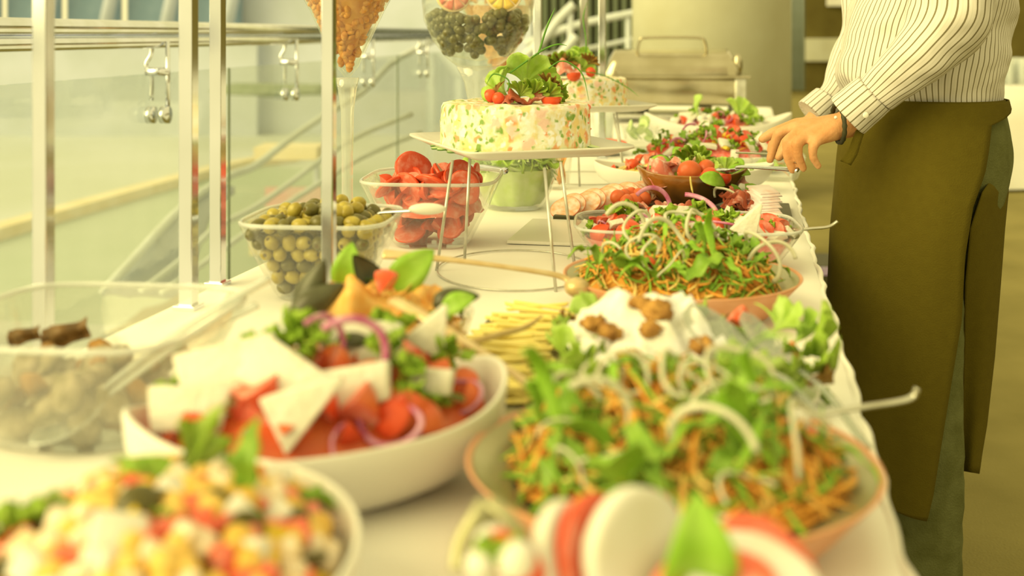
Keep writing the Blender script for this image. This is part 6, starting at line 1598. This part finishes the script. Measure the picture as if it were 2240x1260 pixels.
put('apron_tie', mesh('apron_tie', sheet(lambda u, v: smoothpath([atd(1886, 272, 2.0), atd(1874, 300, 1.995), atd(1862, 330, 1.99), atd(1846, 352, 1.985)], 12)[round(u * 12)] - PB + Vector((0.012 * (v - 0.5) + 0.006 * v * u, 0, -0.008 * v)), 12, 3, 0.0015), M_apron), ap)
# shoes
for cx, cy in ((0.752, 2.105), (0.775, 2.30)):
    put('shoe', mesh('shoe', grid(lambda u, v: (Vector((cx - 0.06 - 0.14 * math.cos(PI * v), cy + 0.045 * math.sin(PI * v) ** 0.5 * math.cos(2 * PI * u) , 0.035 + 0.034 * math.sin(PI * v) ** 0.5 * math.sin(2 * PI * u))) - PB), 20, 14, True), M_slate), man)

# ---- body: one continuous skin surface from a union of tapered limbs
bparts = []
def cap(p0, p1, r0, r1, n=8):
    p0, p1 = Vector(p0) - PB, Vector(p1) - PB
    pts = []; rr = []
    d = (p1 - p0); L_ = d.length; d = d.normalized() if L_ > 1e-6 else Vector((0, 0, 1))
    for k in range(5):
        a = PI / 2 * k / 4; pts.append(p0 - d * (r0 * math.cos(a))); rr.append(max(r0 * math.sin(a), 0.0004))
    for k in range(1, n): pts.append(p0 + (p1 - p0) * k / n); rr.append(r0 + (r1 - r0) * k / n)
    for k in range(5):
        a = PI / 2 * k / 4; pts.append(p1 + d * (r1 * math.sin(a))); rr.append(max(r1 * math.cos(a), 0.0004))
    bparts.append(tube(pts, rr, 12))
def chain(pts, rr):
    for a, b, r0, r1 in zip(pts, pts[1:], rr, rr[1:]): cap(a, b, r0, r1)
def hand(W, K, FN, TH, rw, elbow):
    """W wrist, K four knuckles (little to index), FN finger joints, TH thumb joints"""
    cap(elbow, W, 0.024, rw)
    for i, k in enumerate(K):
        cap(W + (k - W) * 0.1, k, rw * 0.88, 0.0112 if i else 0.0105)
    for a, b in zip(K, K[1:]): cap(a, b, 0.0105, 0.0108); m_ = lambda t_, q: W + (q - W) * t_; cap(m_(0.5, a), m_(0.5, b), 0.0145, 0.0145)
    for i, f in enumerate(FN):
        r = [0.0108, 0.0098, 0.0086, 0.0072] if i else [0.0098, 0.0086, 0.0076, 0.0064]
        chain([K[i]] + f, r[:len(f) + 1])
    chain([W + (K[3] - W) * 0.25] + TH, [0.0165, 0.0128, 0.0108, 0.0084])
hand(atd(1852, 272, 2.02),
     [atd(1788, 306, 1.985), atd(1764, 297, 2.0), atd(1748, 288, 2.02), atd(1738, 278, 2.042)],
     [[atd(1778, 322, 1.978), atd(1778, 344, 1.982), atd(1790, 364, 1.988)],
      [atd(1743, 315, 1.985), atd(1746, 342, 1.988), atd(1757, 368, 1.995)],
      [atd(1722, 308, 2.005), atd(1723, 344, 2.005), atd(1733, 372, 2.008)],
      [atd(1702, 293, 2.045), atd(1691, 325, 2.05), atd(1684, 350, 2.05)]],
     [atd(1745, 272, 2.065), atd(1690, 292, 2.085), atd(1668, 304, 2.09), atd(1652, 330, 2.095)][0:4], 0.0255, atd(1985, 150, 1.98))
hand(atd(1785, 268, 2.385),
     [atd(1738, 300, 2.35), atd(1730, 296, 2.37), atd(1724, 292, 2.39), atd(1720, 290, 2.405)],
     [[atd(1722, 318, 2.34), atd(1708, 330, 2.34), atd(1700, 342, 2.34)],
      [atd(1714, 314, 2.36), atd(1702, 328, 2.36), atd(1696, 342, 2.36)],
      [atd(1708, 308, 2.38), atd(1694, 322, 2.38), atd(1690, 336, 2.38)],
      [atd(1702, 302, 2.4), atd(1688, 316, 2.4), atd(1684, 330, 2.4)]],
     [atd(1745, 300, 2.34), atd(1720, 325, 2.33), atd(1704, 345, 2.33)], 0.025, atd(1860, 160, 2.41))
# arms, trunk, neck, head and legs under the clothes
cap(atd(2075, -200, 2.03), atd(2060, 60, 1.975), 0.042, 0.034); cap(atd(2060, 60, 1.975), atd(1985, 150, 1.98), 0.034, 0.024)
cap(atd(1965, -200, 2.36), atd(1915, 60, 2.41), 0.042, 0.034); cap(atd(1915, 60, 2.41), atd(1860, 160, 2.41), 0.034, 0.024)
tz = lambda z, dx=0.0, y=YC: Vector((0.79 + dx, y, z))
cap(tz(0.95), tz(1.2), 0.1, 0.1); cap(tz(1.2), tz(1.38), 0.1, 0.09); cap(tz(1.38, 0, 2.05), tz(1.38, 0, 2.34), 0.05, 0.05)
cap(tz(1.38), tz(1.52, -0.02), 0.06, 0.056); cap(tz(1.60, -0.035), tz(1.68, -0.03), 0.085, 0.09); cap(tz(1.56, -0.075), tz(1.62, -0.06), 0.05, 0.065)
cap(tz(1.615, -0.125), tz(1.60, -0.135), 0.012, 0.014); cap(tz(1.62, -0.03, YC - 0.085), tz(1.65, -0.03, YC - 0.085), 0.012, 0.014); cap(tz(1.62, -0.03, YC + 0.085), tz(1.65, -0.03, YC + 0.085), 0.012, 0.014)
for cx, cy in ((0.752, 2.105), (0.775, 2.30)):
    cap((cx + 0.02, cy, 0.9), (cx, cy, 0.5), 0.06, 0.045); cap((cx, cy, 0.5), (cx + 0.01, cy, 0.1), 0.045, 0.035)
cap((0.78, 2.105, 0.9), (0.78, 2.30, 0.9), 0.07, 0.07); cap(tz(0.9), tz(1.0), 0.09, 0.1)
body = put('body', mesh('body', join(*bparts), M_skin), man)
rm = body.modifiers.new('fuse', 'REMESH'); rm.mode = 'VOXEL'; rm.voxel_size = 0.0035; rm.use_smooth_shade = True
sm = body.modifiers.new('soften', 'SMOOTH'); sm.factor = 0.5; sm.iterations = 5
M_hair = mat('hair', (60, 46, 14), 0.6, (44, 34, 10), 60)
put('hair', mesh('hair', xf(ball(0.1, 0.098, 0.09, 20, 14, 0.1, 2), T(-0.005, 0, 1.70)), M_hair), man)
M_nail = mat('nail', (240, 190, 120), 0.3, (236, 180, 108), 30)
# bracelet on the near wrist
def brace():
    c = atd(1834, 270, 2.012) - PB; d = (atd(1852, 272, 2.02) - atd(1748, 290, 2.02)).normalized()
    a = Vector((0.25, 0.2, -0.9)); a = (a - d * a.dot(d)).normalized(); b = a.cross(d)
    pts = [c + a * (0.033 * math.cos(t)) + b * (0.035 * math.sin(t)) - d * (0.004 * math.cos(t)) for t in [2 * PI * i / 40 for i in range(41)]]
    return tube(pts, [0.0042 + 0.0007 * math.sin(i * 2.4) for i in range(41)], 8)
br = put('bracelet', mesh('bracelet', brace(), M_cord), label='dark braided cord bracelet around the wrist', cat='bracelet', loc=PB)
put('bead', mesh('bead', ball(0.003, 0.003, 0.003, 10, 8), M_china), br, loc=atd(1828, 257, 1.978) - PB)
# spoon and fork in the hand
spoon('serving_spoon', atd(1592, 372, 2.22), atd(1745, 372, 2.0), 0.032, 0.020, M_steel, 'steel serving spoon held in the hand', 0.004)
utensil('serving_fork', [atd(1612, 334, 2.32), atd(1660, 336, 2.2), atd(1692, 337, 2.06)], [0.0035, 0.003, 0.0035], M_steel_b, 'steel serving fork pinched between thumb and finger', 'fork', 8, 0.6)
